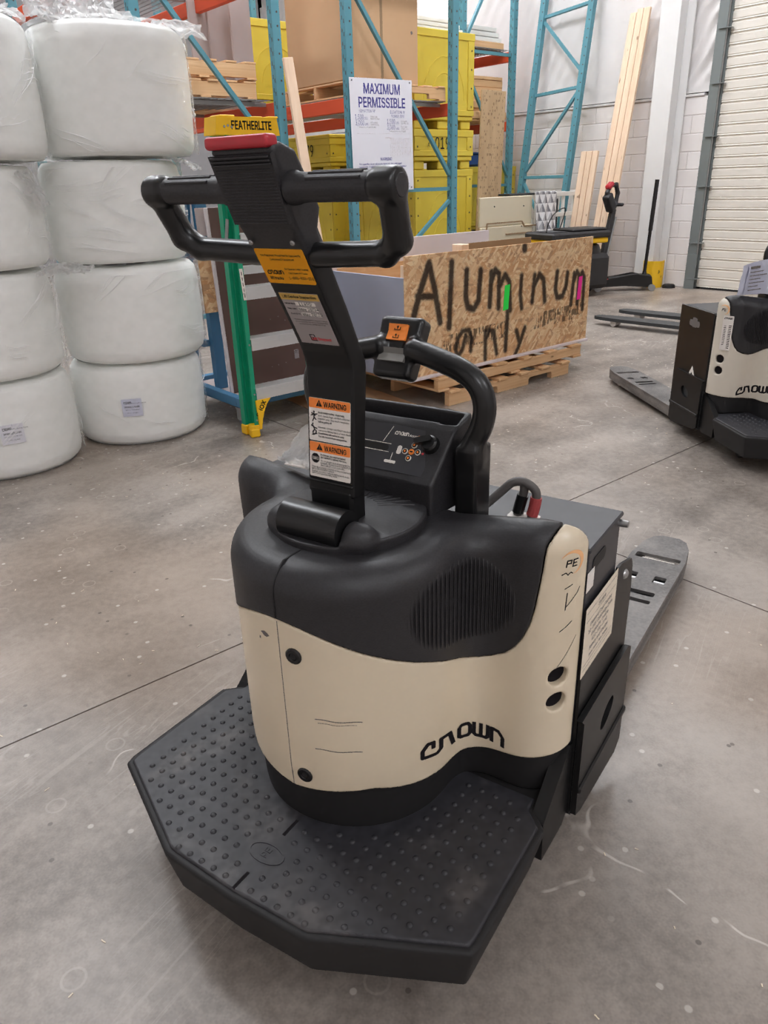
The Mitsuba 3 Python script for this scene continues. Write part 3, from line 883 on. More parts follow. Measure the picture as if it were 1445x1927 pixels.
part('lettering', cat(*[at(text(t, h, 0.0003, anchor='c'), F @ mat4((0, y, 0.0005))) for t, h, y, _ in _rows], *[at(prism(sbox(-0.09, y, 0.09, y + 0.0008), 0.0003), F @ mat4((0, 0, 0.0005))) for y in (0.066, 0.046, -0.056, -0.066)]), 'ink_grey', sh, False, only=(1,))
F = frame((0.413, 1.232, 0.665), (0, 1, 0), (0, 0, 1))
part('notice_label', at(prism(rrect(0.04, 0.042, 0.002), 0.0006), F), 'print_white', bt, only=(1,))
# battery cables and connector
part('connector_plate', at(prism(rrect(0.062, 0.034, 0.006), 0.0025), mat4((0.252, 1.285, 0.7385))), 'print_white', bt, only=(1,))
for k, (dx, m, sl) in enumerate(((0.0, 'dark_rubber', 'black_gloss'), (0.03, 'dark_rubber', 'red_sleeve'))):
    e = np.array([0.238 + dx, 1.285, 0.741])
    pth = smoothpath([e, e + [0.005, 0.004, 0.028], e + [0.010 - dx * 0.2, 0.006, 0.055], e + [0.006 - dx * 0.8, 0.002, 0.071], e + [-0.012 - dx, -0.004, 0.068], e + [-0.035 - dx, -0.012, 0.044], e + [-0.062 - dx, -0.03, 0.016], e + [-0.085 - dx, -0.07, 0.006]], 6)
    c = part('battery_cable', tube(pth, 0.0088, 12), 'cable_grey', only=(1,))
    part('sleeve', tube(pth[1:10], 0.0118, 12), sl, c, only=(1,))

# forks with their cut-outs
FORK = Polygon([(-0.095, 1.46), (0.095, 1.46), (0.095, 2.53), (0.082, 2.64), (0.06, 2.70), (0.03, 2.722), (-0.03, 2.722), (-0.06, 2.70), (-0.082, 2.64), (-0.095, 2.53)])
_cut = [rrect(0.155, 0.04, 0.008, 0, 2.525), rrect(0.04, 0.05, 0.006, 0.048, 2.36), rrect(0.04, 0.05, 0.006, -0.048, 2.36), rrect(0.12, 0.028, 0.006, 0.0, 2.25), rrect(0.12, 0.022, 0.006, 0.0, 2.195)]
for sx in (-1, 1):
    X = sx * 0.27
    a = prism(FORK.difference(unary_union(_cut)), 0.012, 0.08)
    b = prism(FORK.difference(FORK.buffer(-0.012)), 0.05, 0.031)
    fk = part('fork', at(cat(a, b), mat4((X, 0, 0))), 'worn_steel')
    part('load_wheel', at(lathe([(0.0001, -0.06), (0.036, -0.06), (0.04, -0.055), (0.04, 0.055), (0.036, 0.06), (0.0001, 0.06)], 20), frame((X, 2.525, 0.0405), (0, 1, 0), (0, 0, 1))), 'print_white', fk)
    for dx in (-0.048, 0.048):
        part('linkage_pin', rod((X + dx - 0.018, 2.36, 0.072), (X + dx + 0.018, 2.36, 0.072), 0.014, 12), 'steel', fk)
    part('fork_bed', box(X - 0.08, X + 0.08, 1.5, 2.5, 0.045, 0.05), 'dark_steel', fk)
part('carriage', box(-0.40, 0.40, 1.412, 1.5, 0.075, 0.56, 0.006), 'black_paint', only=(1,))

# steering turntable and tiller hinge
def f_turn(x, y, z):
    r = np.sqrt(x ** 2 + (y - 1.04) ** 2)
    d = rmax(r - 0.147, z - (0.7945 + 0.006 * (1 - (r / 0.147) ** 2)), 0.005)
    for sx in (-1, 1):
        lug = s_cap(x, y, z, (sx * 0.076, 0.947, 0.79), (sx * 0.088, 0.952, 0.788), 0.031)
        d = smin(d, lug, 0.009)
    # recess for the hinge barrel, open to the rear
    cut = np.maximum(np.maximum(np.abs(x) - 0.068, y - 0.985), 0.787 - z)
    d = rmax(d, -cut, 0.003)
    return rmax(d, 0.768 - z, 0.003)


part('turntable', sdf_mesh(f_turn, (-0.155, 0.885, 0.762), (0.155, 1.195, 0.835), 0.003), 'black_plastic', smooth=35)
_gr = []
for kx in range(11):
    an = math.radians(38 + kx * 9.5)
    rs = np.linspace(0.055, 0.125, 8)
    _gr.append(tube([(r * math.cos(an), 1.04 + r * math.sin(an), 0.7945 + 0.006 * (1 - (r / 0.147) ** 2) + 0.0002) for r in rs], 0.0014, 6))
part('cooling_rib', cat(*_gr), 'black_plastic', 'turntable')
hb = part('hinge_barrel', tube([(x, 0.942, 0.805) for x in np.linspace(-0.0655, 0.0655, 8)], 0.037, 32), 'black_gloss')
part('hinge_block', box(-0.048, 0.048, 0.984, 1.03, 0.79, 0.858, 0.006), 'black_paint', hb)

# tiller arm
ARM = [(0.986, 0.845), (1.0, 1.02), (1.002, 1.075), (0.994, 1.10), (0.967, 1.15), (0.896, 1.272), (0.868, 1.318), (0.925, 1.325), (0.928, 1.31), (0.944, 1.281), (0.963, 1.24), (0.999, 1.173), (1.028, 1.112), (1.042, 1.085), (1.044, 1.07), (1.036, 0.99), (1.022, 0.84)]


def f_arm(x, y, z):
    return rmax(s_poly(y, z, ARM), np.abs(x) - 0.0505, 0.004)


ar = part('tiller_arm', sdf_mesh(f_arm, (-0.056, 0.85, 0.83), (0.056, 1.055, 1.34), 0.0035), 'black_paint', smooth=40)
part('arm_ledge', box(-0.052, 0.052, 0.9815, 0.99, 0.866, 0.871, 0.002), 'black_paint', ar)
HEAD = [(0.873, 1.305), (0.834, 1.403), (0.836, 1.412), (0.855, 1.415), (0.884, 1.406), (0.906, 1.376), (0.937, 1.33), (0.93, 1.3), (0.945, 1.275), (0.955, 1.262), (0.90, 1.265)]


def f_head(x, y, z):
    w = 0.0535 + 0.004 * np.clip((z - 1.3) / 0.1, 0, 1)
    return rmax(s_poly(y, z, HEAD), np.abs(x) - w, 0.008)


hd = part('control_head', sdf_mesh(f_head, (-0.066, 0.82, 1.25), (0.066, 0.965, 1.425), 0.003), 'black_plastic', smooth=40)
# ribbed thumb pad on the head's face and red reversing bar on top
fa, fb = np.array([0, 0.872, 1.312]), np.array([0, 0.836, 1.402])
fv = (fb - fa) / np.linalg.norm(fb - fa)
fn_ = np.array([0, -fv[2], fv[1]])
FL = np.linalg.norm(fb - fa)
FP = frame(fa, (1, 0, 0), fv)
pad = part('thumb_pad', at(prism(Polygon([(-0.053, 0.0), (0.051, 0.0), (0.0565, FL), (-0.0575, FL)]), 0.009, -0.002), FP), 'black_plastic', hd)
part('pad_rib', cat(*[at(cbox((0, FL * (0.03 + 0.045 * i), 0.0073), (0.098 + 0.006 * i / 18, 0.0022, 0.002), 0.0008), FP) for i in range(18)]), 'black_plastic', pad)
part('pad_rib', cat(*[at(cbox((0, FL * (0.87 + 0.05 * i), 0.009), (0.108, 0.003, 0.004), 0.001), FP) for i in range(3)]), 'black_plastic', pad)


def f_red(x, y, z):
    return s_box(x, y + 0.0, z, (-0.002, 0.838, 1.4155), (0.058, 0.0125, 0.0085), 0.006)


part('reversing_bar', sdf_mesh(f_red, (-0.068, 0.82, 1.40), (0.062, 0.856, 1.43), 0.0025), 'red_plastic', hd, 40)
for sx in (-1, 1):
    part('screw', at(lathe([(0.0001, 0.0025), (0.003, 0.0025), (0.0042, 0.001), (0.0042, 0)], 12), frame((sx * 0.04, 0.8855, 1.2855) - 0.003 * np.array([0, 1, 0.5]), (1, 0, 0), (0, -0.5, 0.87))), 'steel', hd)
GY, GZ = 0.872, 1.357
for sx in (-1, 1):
    gx = np.array([0.055, 0.066, 0.070, 0.085, 0.186, 0.196, 0.2])
    gr = part('grip', tube([(sx * v, GY, GZ) for v in gx], [0.023, 0.0225, 0.0205, 0.0192, 0.0192, 0.0185, 0.0185], 20), 'black_plastic')
    for aa in (35, 65, 95):
        part('grip_flute', rod((sx * 0.092, GY - 0.0186 * math.cos(math.radians(aa)), GZ + 0.0186 * math.sin(math.radians(aa))), (sx * 0.18, GY - 0.0186 * math.cos(math.radians(aa)), GZ + 0.0186 * math.sin(math.radians(aa))), 0.0026, 8), 'black_plastic', gr)


def f_guard(x, y, z):
    x = np.abs(x)
    d = s_cap(x, y, z, (0.203, GY, GZ), (0.222, GY, GZ), 0.0235)
    d = smin(d, s_cap(x, y, z, (0.217, GY, GZ), (0.206, 0.905, 1.288), 0.0195), 0.006)
    d = smin(d, s_cap(x, y, z, (0.206, 0.905, 1.288), (0.18, 0.915, 1.270), 0.0185), 0.008)
    d = smin(d, s_cap(x, y, z, (0.18, 0.915, 1.270), (0.0, 0.927, 1.262), 0.0175, 0.019), 0.006)
    d = rmax(d, x - 0.233, 0.004)
    return d


part('hand_guard', sdf_mesh(f_guard, (-0.25, 0.84, 1.23), (0.25, 0.96, 1.39), 0.0035), 'black_gloss', smooth=45)
for sx in (-1, 1):
    part('end_cap', at(lathe([(0.0001, 0.003), (0.014, 0.0025), (0.0155, 0.0)], 24), frame((sx * 0.232, GY, GZ), (0, sx, 0), (0, 0, 1))), 'black_plastic', 'hand_guard')

# notices on the tiller arm
def on_arm(z0, z1, ya, yb, lift=0.0008):
    a, b = np.array([0, ya, z0]), np.array([0, yb, z1])
    v = b - a
    n = np.array([0, -v[2], v[1]]) / np.linalg.norm(v)
    return frame((a + b) / 2 + n * lift, (1, 0, 0), v), np.linalg.norm(v)


F, Lh = on_arm(1.2215, 1.275, 0.9255, 0.8945)
k = part('operator_notice', at(prism(rrect(0.094, Lh, 0.003), 0.0008), F), 'label_amber')
part('lettering', cat(at(text('This Equipment Should Not Be Operated By', 0.0036, 0.0003, anchor='c', wscale=0.78), F @ mat4((0, 0.018, 0.0008))), at(text('Untrained Personnel', 0.0036, 0.0003, anchor='c'), F @ mat4((0, 0.011, 0.0008))),
     at(wordmark(0.0075, 0.0003, 0.2), F @ mat4((-0.040, -0.014, 0.0008))), at(text('lift trucks', 0.0052, 0.0003, True, wscale=0.85), F @ mat4((-0.040, -0.0235, 0.0008))),
     at(text('For Operator Safety Training', 0.003, 0.0003, anchor='c', wscale=0.82), F @ mat4((0.02, -0.0055, 0.0008))), at(text('Call Crown Lift Trucks', 0.003, 0.0003, anchor='c', wscale=0.85), F @ mat4((0.02, -0.0125, 0.0008))), at(text('1-888-838-5551', 0.005, 0.0003, anchor='c', wscale=0.85), F @ mat4((0.024, -0.0225, 0.0008)))), 'ink', k, False)
F, Lh = on_arm(1.118, 1.206, 0.985, 0.9345)
k = part('inspection_plate', at(prism(rrect(0.078, Lh, 0.001), 0.0008), F), 'label_silver', only=(1,))
hh = Lh / 2
part('gold_band', at(prism(sbox(-0.039, hh - 0.013, 0.039, hh - 0.0005), 0.0003, 0.0008), F), 'label_gold', k, False, only=(1,))
part('write_field', cat(*[at(prism(sbox(-0.014 + dx, y, 0.026 + dx, y + 0.0065), 0.0003, 0.0008), F) for y, dx in ((hh - 0.0235, 0), (hh - 0.0335, 0.002), (hh - 0.0435, 0.004))]), 'print_white', k, False, only=(1,))
part('lettering', cat(at(text('Lift Device Inspection', 0.0048, 0.0003, True, 'c'), F @ mat4((0, hh - 0.009, 0.0011))), at(text('Sticker Number', 0.0026, 0.0003), F @ mat4((-0.036, hh - 0.0215, 0.0008))), at(text('Insp. Date', 0.0026, 0.0003), F @ mat4((-0.034, hh - 0.0315, 0.0008))), at(text('Expiry Date', 0.0026, 0.0003), F @ mat4((-0.032, hh - 0.0415, 0.0008))),
     at(text('11490', 0.0062, 0.0003, False), F @ mat4((-0.008, hh - 0.0235, 0.0011), 2)), at(text('May 28/24', 0.0056, 0.0003), F @ mat4((-0.011, hh - 0.0335, 0.0011), 2)), at(text('May 28/25', 0.0056, 0.0003), F @ mat4((-0.008, hh - 0.0435, 0.0011), 2))), 'ink', k, False, only=(1,))
part('fine_print', cat(*[at(text(t, 0.0022, 0.0003, anchor='c'), F @ mat4((0.002, hh - 0.053 - 0.0042 * i, 0.0008))) for i, t in enumerate(('This device was inspected and found to comply', 'with the applicable standard on the above date', 'by a qualified and certified technician'))]), 'ink_grey', k, False, only=(1,))
part('maker_mark', cat(at(strokes([[(0, 0), (0, 0.012), (0.009, 0.012), (0.009, 0.0)], [(0.0045, 0), (0.0045, 0.007)], [(0.0, 0.0), (0.012, 0.0)]], 0.0014, 0.0003), F @ mat4((-0.014, -hh + 0.007, 0.0008)))), 'ink', k, False, only=(1,))
part('maker_mark', at(text('Lift Inspect', 0.0055, 0.0003, True), F @ mat4((-0.013, -hh + 0.0085, 0.0011))), 'ink_red', k, False, only=(1,))


def warning_label(z0, z1, rows, stop):
    ya, yb = np.interp([z0, z1], [0.845, 1.02], [0.986, 1.0])
    F, Lh = on_arm(z0, z1, ya, yb)
    h = Lh / 2
    k = part('warning_label', at(prism(rrect(0.09, Lh, 0.0025), 0.0008), F), 'print_white')
    part('orange_band', at(prism(rrect(0.0895, 0.0175, 0.002, 0, h - 0.0092), 0.0003, 0.0008), F), 'label_orange', k, False)
    tri = Polygon([(-0.029, h - 0.0145), (-0.0155, h - 0.0145), (-0.02225, h - 0.003)]).difference(unary_union([sbox(-0.0229, h - 0.0105, -0.0216, h - 0.0062), sbox(-0.0229, h - 0.013, -0.0216, h - 0.0116)]))
    ms = [prism(tri, 0.0003, 0.0011), at(text('WARNING', 0.009, 0.0003, True, wscale=0.8), mat4((-0.0125, h - 0.0145, 0.0011)))]
    for t, x, y, b in rows:
        ms.append(at(text(t, 0.0034, 0.0003, b, wscale=0.78 if b else 0.84), mat4((x, h - y, 0.0008))))
    for x, y, g in stop:
        ms.append(at(g, mat4((x, h - y, 0.0008))))
    part('lettering', cat(*[at(m, F) for m in ms]), 'ink', k, False)


def figure(*pl):
    return cat(strokes(pl, 0.0021, 0.0003, 1, 1), at(prism(Point(0, 0).buffer(0.0016), 0.0003), mat4((pl[0][0][0], pl[0][0][1] + 0.0028, 0))))


_man1 = figure([(0, 0.005), (0, -0.003), (-0.003, -0.009)], [(0, -0.002), (0.004, -0.006)], [(-0.006, 0.001), (0, 0.003), (0.007, 0.004)], [(-0.005, 0.005), (0.003, 0.001)])
_man2 = figure([(-0.003, 0.006), (0.001, -0.001), (-0.003, -0.006), (-0.001, -0.011)], [(0.001, -0.001), (0.005, -0.004), (0.003, -0.009)], [(-0.006, 0.006), (-0.001, 0.003), (0.006, 0.001)], [(-0.004, -0.011), (0.006, -0.008)])
_stop = cat(prism(Polygon([(0.0095 * math.cos(a), 0.0095 * math.sin(a)) for a in np.radians(np.arange(22.5, 360, 45))]).difference(sbox(-0.0078, -0.003, 0.0078, 0.003)), 0.0003), at(text('STOP', 0.0048, 0.0003, True, 'c', 0.85), mat4((0, -0.0024, 0))))
warning_label(0.9415, 1.0185, [('Avoid being crushed.  Keep head,', -0.025, 0.027, True), ('arms, hands, legs, and feet within the', -0.025, 0.0325, False), ('operator area. Stop truck completely', -0.025, 0.038, False), ('before getting off.', -0.025, 0.0435, True), ('However, tipovers and falls from docks', -0.025, 0.0535, False), ('can cause serious injury or even death.', -0.025, 0.059, False), ('Immediately exit and move away', -0.025, 0.0645, True), ('from the truck in these emergencies.', -0.025, 0.07, True)], [(-0.034, 0.033, _man1), (-0.034, 0.056, _man2)])
warning_label(0.8745, 0.9395, [("It's the law, you must be trained", -0.021, 0.0245, True), ('and certified to operate this truck.', -0.021, 0.029, True), ('You or people around you could be', -0.021, 0.0355, False), ('seriously injured or even killed if you', -0.021, 0.0395, False), ("don't use this truck correctly.", -0.021, 0.0435, False), ('Obey all warnings and instructions on the truck', -0.041, 0.0485, False), ('and in the operator manual.', -0.041, 0.052, False), ('Inspect your truck before starting work, make', -0.041, 0.0565, False), ('sure it is in good working order.', -0.041, 0.06, False)], [(-0.032, 0.0305, _stop)])

# instrument pod with sloping display and a tray behind it
PODW = 0.135
pd_prof = [(1.13, 0.768), (1.13, 0.835), (1.204, 0.923), (1.214, 0.931), (1.218, 0.929), (1.218, 0.885), (1.25, 0.885), (1.25, 0.948), (1.256, 0.948), (1.262, 0.768)]


def f_pod(x, y, z):
    bow = 1.0 - 0.0 * x
    d = rmax(s_poly(y + 0.25 * x * x, z, pd_prof[:4] + [(1.262, 0.948), (1.262, 0.768)]), np.abs(x - 0.005) - PODW - 0.15 * (y - 1.2) , 0.006)
    hole = np.maximum(np.maximum(np.abs(x - 0.005) - PODW + 0.006, np.maximum(1.218 - y - 0.25 * x * x, y + 0.25 * x * x - 1.254)), 0.88 - z)
    top = z - np.interp(y + 0.25 * x * x, [1.2, 1.25], [0.934, 0.95])
    return np.maximum(np.maximum(d, -hole), top) * bow


pod = part('instrument_pod', sdf_mesh(f_pod, (-0.16, 1.1, 0.76), (0.17, 1.28, 0.96), 0.0035), 'black_plastic', smooth=35)
pa, pb = np.array([0.005, 1.1305, 0.836]), np.array([0.005, 1.2035, 0.9225])
PF = frame(pa, (1, 0, 0), pb - pa)
PL = np.linalg.norm(pb - pa)
PF[:3, 3] += PF[:3, 2] * 0.0006
fc = part('display_face', at(prism(Polygon([(-0.105, 0.012), (0.095, 0.012), (0.099, 0.03), (0.072, PL - 0.008), (0.0, PL - 0.004), (-0.08, PL - 0.008), (-0.115, 0.03)]), 0.0012), PF), 'dark_grey_plastic', pod)
part('display_window', at(prism(rrect(0.07, 0.013, 0.006, -0.03, 0.058), 0.0004, 0.0012), PF), 'black_gloss', fc)
part('printing', cat(at(wordmark(0.0075, 0.0003, 0.2), PF @ mat4((0.008, 0.088, 0.0012))), at(strokes([[(-0.065, 0.05), (0.008, 0.05)], [(-0.065, 0.067), (0.008, 0.067)], [(-0.012, 0.07), (0.0, 0.104)], [(0.018, 0.05), (0.018, 0.034)]], 0.0012, 0.0003), PF @ mat4((0, 0, 0.0012))), at(prism(unary_union([rrect(0.026, 0.006, 0.002, 0.018, 0.031), rrect(0.01, 0.018, 0.004, 0.03, 0.058)]), 0.0003), PF @ mat4((0, 0, 0.0012)))), 'print_white', fc, False)
part('printing', cat(at(text('Access', 0.0048, 0.0003, True), PF @ mat4((0.042, 0.088, 0.0012)))), 'print_white', fc, False)
part('printing', cat(at(text('123', 0.0048, 0.0003, True), PF @ mat4((0.0605, 0.088, 0.0012)))), 'label_orange', fc, False)
for i, (bx, by) in enumerate(((0.058, 0.058), (0.044, 0.057), (0.072, 0.059), (0.060, 0.072), (0.056, 0.044))):
    b = part('key_button', at(lathe([(0.0001, 0.0018), (0.0058, 0.0018), (0.0062, 0.0)], 18), PF @ mat4((bx, by, 0.0012))), 'orange_plastic' if i == 0 else 'print_white', fc)
    part('key_mark', at(prism(Point(0, 0).buffer(0.0046, quad_segs=4) if i else sbox(-0.003, -0.0012, 0.003, 0.0012), 0.0004, 0.0018), PF @ mat4((bx, by, 0.0012))), 'ink', b)
    if i:
        dx, dy = bx - 0.058, by - 0.058
        part('key_mark', at(prism(Point(0, 0).buffer(0.003, quad_segs=1), 0.0003, 0.0022), PF @ mat4((bx, by, 0.0012))), 'label_orange', b)
kn = part('key_switch', at(lathe([(0.0001, 0.016), (0.013, 0.0155), (0.0165, 0.012), (0.019, 0.0)], 24), PF @ mat4((0.094, 0.078, 0.0006))), 'black_gloss', pod)
part('key_handle', at(prism(rrect(0.036, 0.012, 0.005), 0.011, 0.013), PF @ mat4((0.084, 0.080, 0.0006), 20)), 'black_gloss', kn)
part('indicator', at(lathe([(0.0001, 0.003), (0.0026, 0.002), (0.003, 0)], 12), PF @ mat4((0.083, 0.058, 0.0006))), 'red_plastic', pod)

# grab bar with the lift switches
BARR = smoothpath([(0.172, 1.203, 0.885), (0.176, 1.20, 0.908), (0.190, 1.20, 0.938), (0.197, 1.20, 0.968), (0.195, 1.20, 0.995), (0.184, 1.20, 1.018), (0.164, 1.202, 1.034), (0.135, 1.205, 1.046), (0.09, 1.21, 1.057), (0.04, 1.216, 1.068)], 3)


def f_bar(x, y, z):
    xa = np.abs(x - 0.003)
    d = None
    for a, b in zip(BARR[:-1], BARR[1:]):
        c = s_cap(xa, y, z, a, b, 0.0215)
        d = c if d is None else np.minimum(d, c)
    d = smin(d, s_box(xa, y, z, (0.172, 1.208, 0.82), (0.0225, 0.033, 0.082), 0.006), 0.02)
    # tilted switch housing
    ty, tz = 0.454, 0.891
    u, w = (y - 1.222) * ty + (z - 1.068) * tz, (y - 1.222) * tz - (z - 1.068) * ty
    hx = 0.049 + 0.003 * np.clip(u / 0.06, -1, 1)
    q = [np.abs(x - 0.001) - hx + 0.014, np.abs(u) - 0.063 + 0.014, np.abs(w - 0.012) - 0.02 + 0.01]
    bx = np.sqrt(np.maximum(q[0], 0) ** 2 + np.maximum(q[1], 0) ** 2 + np.maximum(q[2], 0) ** 2) + np.minimum(np.maximum(np.maximum(q[0], q[1]), q[2]), 0) - 0.011
    return smin(d, bx, 0.01)


gb = part('grab_bar', sdf_mesh(f_bar, (-0.23, 1.16, 0.745), (0.235, 1.28, 1.15), 0.004), 'black_gloss', smooth=45)
HF = frame(np.array([0.001, 1.222, 1.068]) + np.array([0, -0.891, 0.454]) * 0.009, (1, 0, 0), (0, 0.454, 0.891))


def rocker(cy, w, h, t):
    pr = [(-h / 2, -0.004), (h / 2, -0.004), (h / 2, t), (h * 0.1, t * 0.45), (-h / 2, t)]
    return at(prism([(y, z) for y, z in pr], w), HF @ frame((-w / 2, cy, 0), (0, 1, 0), (0, 0, 1)))


sw = part('lift_switch', rocker(0.026, 0.042, 0.031, 0.007), 'orange_plastic', gb)
part('switch_mark', cat(*[at(strokes([[(-0.006, 0.003), (-0.006, 0.0), (0.006, 0.0), (0.006, 0.006)], [(0.0, 0.002), (0.0, 0.007)], [(-0.002, 0.0055), (0, 0.0075), (0.002, 0.0055)]], 0.0013, 0.0004), HF @ mat4((0.0, y, z))) for y, z in ((0.03, 0.0056), (0.014, 0.0066))]), 'ink', sw)
part('horn_switch', rocker(-0.018, 0.058, 0.026, 0.009), 'grey_plastic', gb)


def place_truck(num, name, label, M, skip=(), swap={}):
    t = thing(name, label, 'pallet truck')
    for p, d, only in PARTS:
        if (only is None or num in only) and p.split('__')[0] not in skip:
            k = f'{t}__{p}'
            USED.add(k)
            d = dict(d, **({'bsdf': {'type': 'ref', 'id': swap[d['bsdf']['id']]}} if d['bsdf']['id'] in swap else {}))
            off = d.pop('offset_', None)
            scene[k] = {**d, 'to_world': T4(M if off is None else M @ mat4(off))}
            if p.endswith('raised_studs'):
                labels[k] = {'kind': 'stuff', 'label': 'small raised studs'}
    return t

MAIN = place_truck(1, 'pallet_truck', 'large black and cream ride-on pallet truck filling the foreground with its studded platform nearest', TRUCK1)

# ---------------------------------------------------------------- pallet racks
HOLE_PITCH = 0.1016


def post_mesh(h):
    g = sbox(-0.04, -0.036, 0.04, 0.036).difference(sbox(-0.034, -0.03, 0.034, 0.05)).union(sbox(-0.04, 0.03, -0.014, 0.036)).union(sbox(0.014, 0.03, 0.04, 0.036))
    return prism(g, h)


def slots_mesh(h):
    """Dark punched slots on the front and the left side of a post."""
    ms = []
    for i in range(int(h / HOLE_PITCH)):
        z = 0.06 + i * HOLE_PITCH
        ms.append(at(prism(Point(0, 0).buffer(0.0085, quad_segs=2), 0.001), frame((0.012, -0.0362, z), (1, 0, 0), (0, 0, 1))))
        for dy in (-0.014, 0.012):
            ms.append(at(prism(sbox(-0.004, -0.016, 0.004, 0.016), 0.001), frame((-0.0402, dy, z + (0.03 if dy > 0 else 0)), (0, -1, 0), (0.0, 0.12, 1))))
    return cat(*ms)


POSTS = {}


def rack_frame(label, x0, x1, y, h, braces, M=None, mat='rack_teal', group='rack end frames'):
    k = thing('rack_frame', label, 'rack frame', group)
    if h not in POSTS:
        POSTS[h] = (shape(post_mesh(h), mat, False), shape(slots_mesh(h), 'joint_dark', False))
    M = np.eye(4) if M is None else M
    for x in (x0, x1):
        u = put('upright', POSTS[h][0], k, M @ mat4((x, y, 0.006)))
        s = put('punched_slots', POSTS[h][1], u, M @ mat4((x, y, 0.006)))
        labels[s] = {'kind': 'stuff', 'label': 'dark punched slots'}
        obj('foot_plate', box(x - 0.07, x + 0.07, y - 0.06, y + 0.06, 0.0, 0.006), 'rack_teal', k, M)
    for a, b in braces:
        obj('brace', beam((a[0], y + 0.005, a[1]), (b[0], y + 0.005, b[1]), 0.036, 0.036, (0, 1, 0)), mat, k, M)
    return k


BR = lambda a, b: [((a, 0.22), (b, 0.22)), ((a, 0.2), (b, 1.16)), ((a, 1.28), (b, 1.28)), ((b, 1.42), (a, 3.02)), ((a, 3.1), (b, 3.1)), ((b, 3.2), (a, 4.3))]
rack_frame('teal rack end frame behind the ladder and the white insulation rolls', 2.86, 4.12, 6.32, 4.8, [((2.9, 0.3), (4.08, 0.3)), ((2.9, 1.35), (4.08, 1.35)), ((4.08, 1.58), (2.9, 2.96)), ((2.9, 3.05), (4.08, 3.05))])
rack_frame('teal rack end frame carrying the MAXIMUM PERMISSIBLE sign', 4.90, 6.27, 6.32, 4.8, BR(4.94, 6.23))
rack_frame('teal rack end frame farthest back, against the white insulated wall', 8.02, 9.0, 7.92, 4.8, [((8.06, 2.9), (8.96, 2.9)), ((8.06, 3.0), (8.96, 4.4)), ((8.96, 1.42), (8.06, 2.75)), ((8.06, 1.28), (8.96, 1.28)), ((8.96, 1.16), (8.06, 0.2))])
rack_frame('teal rack frame of the row behind the insulation rolls, second from the hall side', 2.86, 4.12, 9.1, 4.8, [((4.08, 1.58), (2.9, 2.96)), ((2.9, 1.35), (4.08, 1.35))])
rack_frame('teal rack frame behind the yellow bins, deep in the row with the cardboard box', 4.90, 6.27, 10.12, 4.8, [((6.23, 1.42), (4.94, 3.02)), ((4.94, 1.28), (6.23, 1.28))])
# loose frame leaning against the wall: its own frame lies in x = along Y, z = up the lean
lean = math.degrees(math.atan2(0.5, 3.6))
ML = np.array([[0, 1, 0, 8.846], [-1, 0, 0, 0], [0, 0, 1, 0], [0, 0, 0, 1.0]]) @ mat4((0, 0, 0), rx=-lean)
rack_frame('loose teal rack frame leaning against the block wall beside the tall lumber', -7.68, -6.89, 0.0, 4.6, [((-7.64, 3.36), (-6.93, 3.42)), ((-7.64, 3.3), (-6.93, 2.66)), ((-7.64, 2.42), (-6.93, 2.46)), ((-6.93, 2.4), (-7.64, 1.46)), ((-7.64, 1.38), (-6.93, 1.38)), ((-7.64, 1.3), (-6.93, 0.4))], ML)


def rack_beam(label, x, y0, y1, z0, z1, group='orange rack beams', face=-1, mat='rack_orange'):
    k = thing('rack_beam', label, 'rack beam', group)
    obj('rail', cat(box(x - 0.022, x + 0.022, y0, y1, z0, z1, 0.004), box(x + face * -0.022 - 0.012, x + face * -0.022 + 0.012, y0, y1, z0, z1 - 0.035, 0.002)), mat, k)
    for y in (y0 + 0.004, y1 - 0.004):
        c = obj('connector', box(x - 0.026, x + 0.026, y - 0.004, y + 0.004, z0 - 0.09, z1 + 0.02), mat, k)
        obj('connector_wing', box(x - 0.03, x - 0.025, y - 0.03, y + 0.004, z0 - 0.09, z1 + 0.02), mat, c)
    return k


rack_beam('orange rack beam left of the MAXIMUM PERMISSIBLE sign, holding the cardboard box pallet', 4.9, 6.36, 10.08, 1.985, 2.105)
rack_beam('orange rack beam behind the sign, right under the cardboard box pallet', 6.27, 6.36, 10.08, 1.985, 2.105)
rack_beam('orange rack beam behind the yellow ladder top, at the left of the teal post', 4.12, 6.36, 9.06, 1.93, 2.04)
rack_beam('dark orange rack beam under the stacked pallets, hidden side of the left rack', 2.86, 6.36, 9.06, 1.93, 2.04)
rack_beam('orange rack beam high at top left, under the wire deck', 4.12, 6.36, 9.06, 2.9, 3.02)
rack_beam('orange rack beam high at top left, on the side of the insulation rolls', 2.86, 6.36, 9.06, 2.9, 3.02)
rack_beam('orange rack beam under the wire shelf by the white wall', 9.0, 7.96, 10.4, 2.83, 2.95)
rack_beam('orange rack beam of the wire shelf, on the side of the yellow bins', 8.02, 7.96, 10.4, 2.83, 2.95)
rack_beam('dark red rack beam beside the plywood board near the white wall', 9.0, 7.96, 10.4, 1.98, 2.1)


def wire_deck(label, x0, x1, y0, y1, z):
    k = thing('wire_deck', label, 'wire deck', 'wire shelf decks')
    w = [beam((x, y0, z), (x, y1, z), 0.006, 0.006) for x in np.arange(x0, x1, 0.075)]
    w += [beam((x0, y, z + 0.006), (x1, y, z + 0.006), 0.006, 0.006) for y in np.arange(y0, y1, 0.06)]
    s = obj('welded_mesh', cat(*w), 'zinc', k)
    labels[s] = {'kind': 'stuff', 'label': 'welded wire mesh'}
    for y in np.linspace(y0 + 0.1, y1 - 0.1, 3):
        obj('support_channel', box(x0, x1, y - 0.02, y + 0.02, z - 0.035, z - 0.004), 'zinc', k)


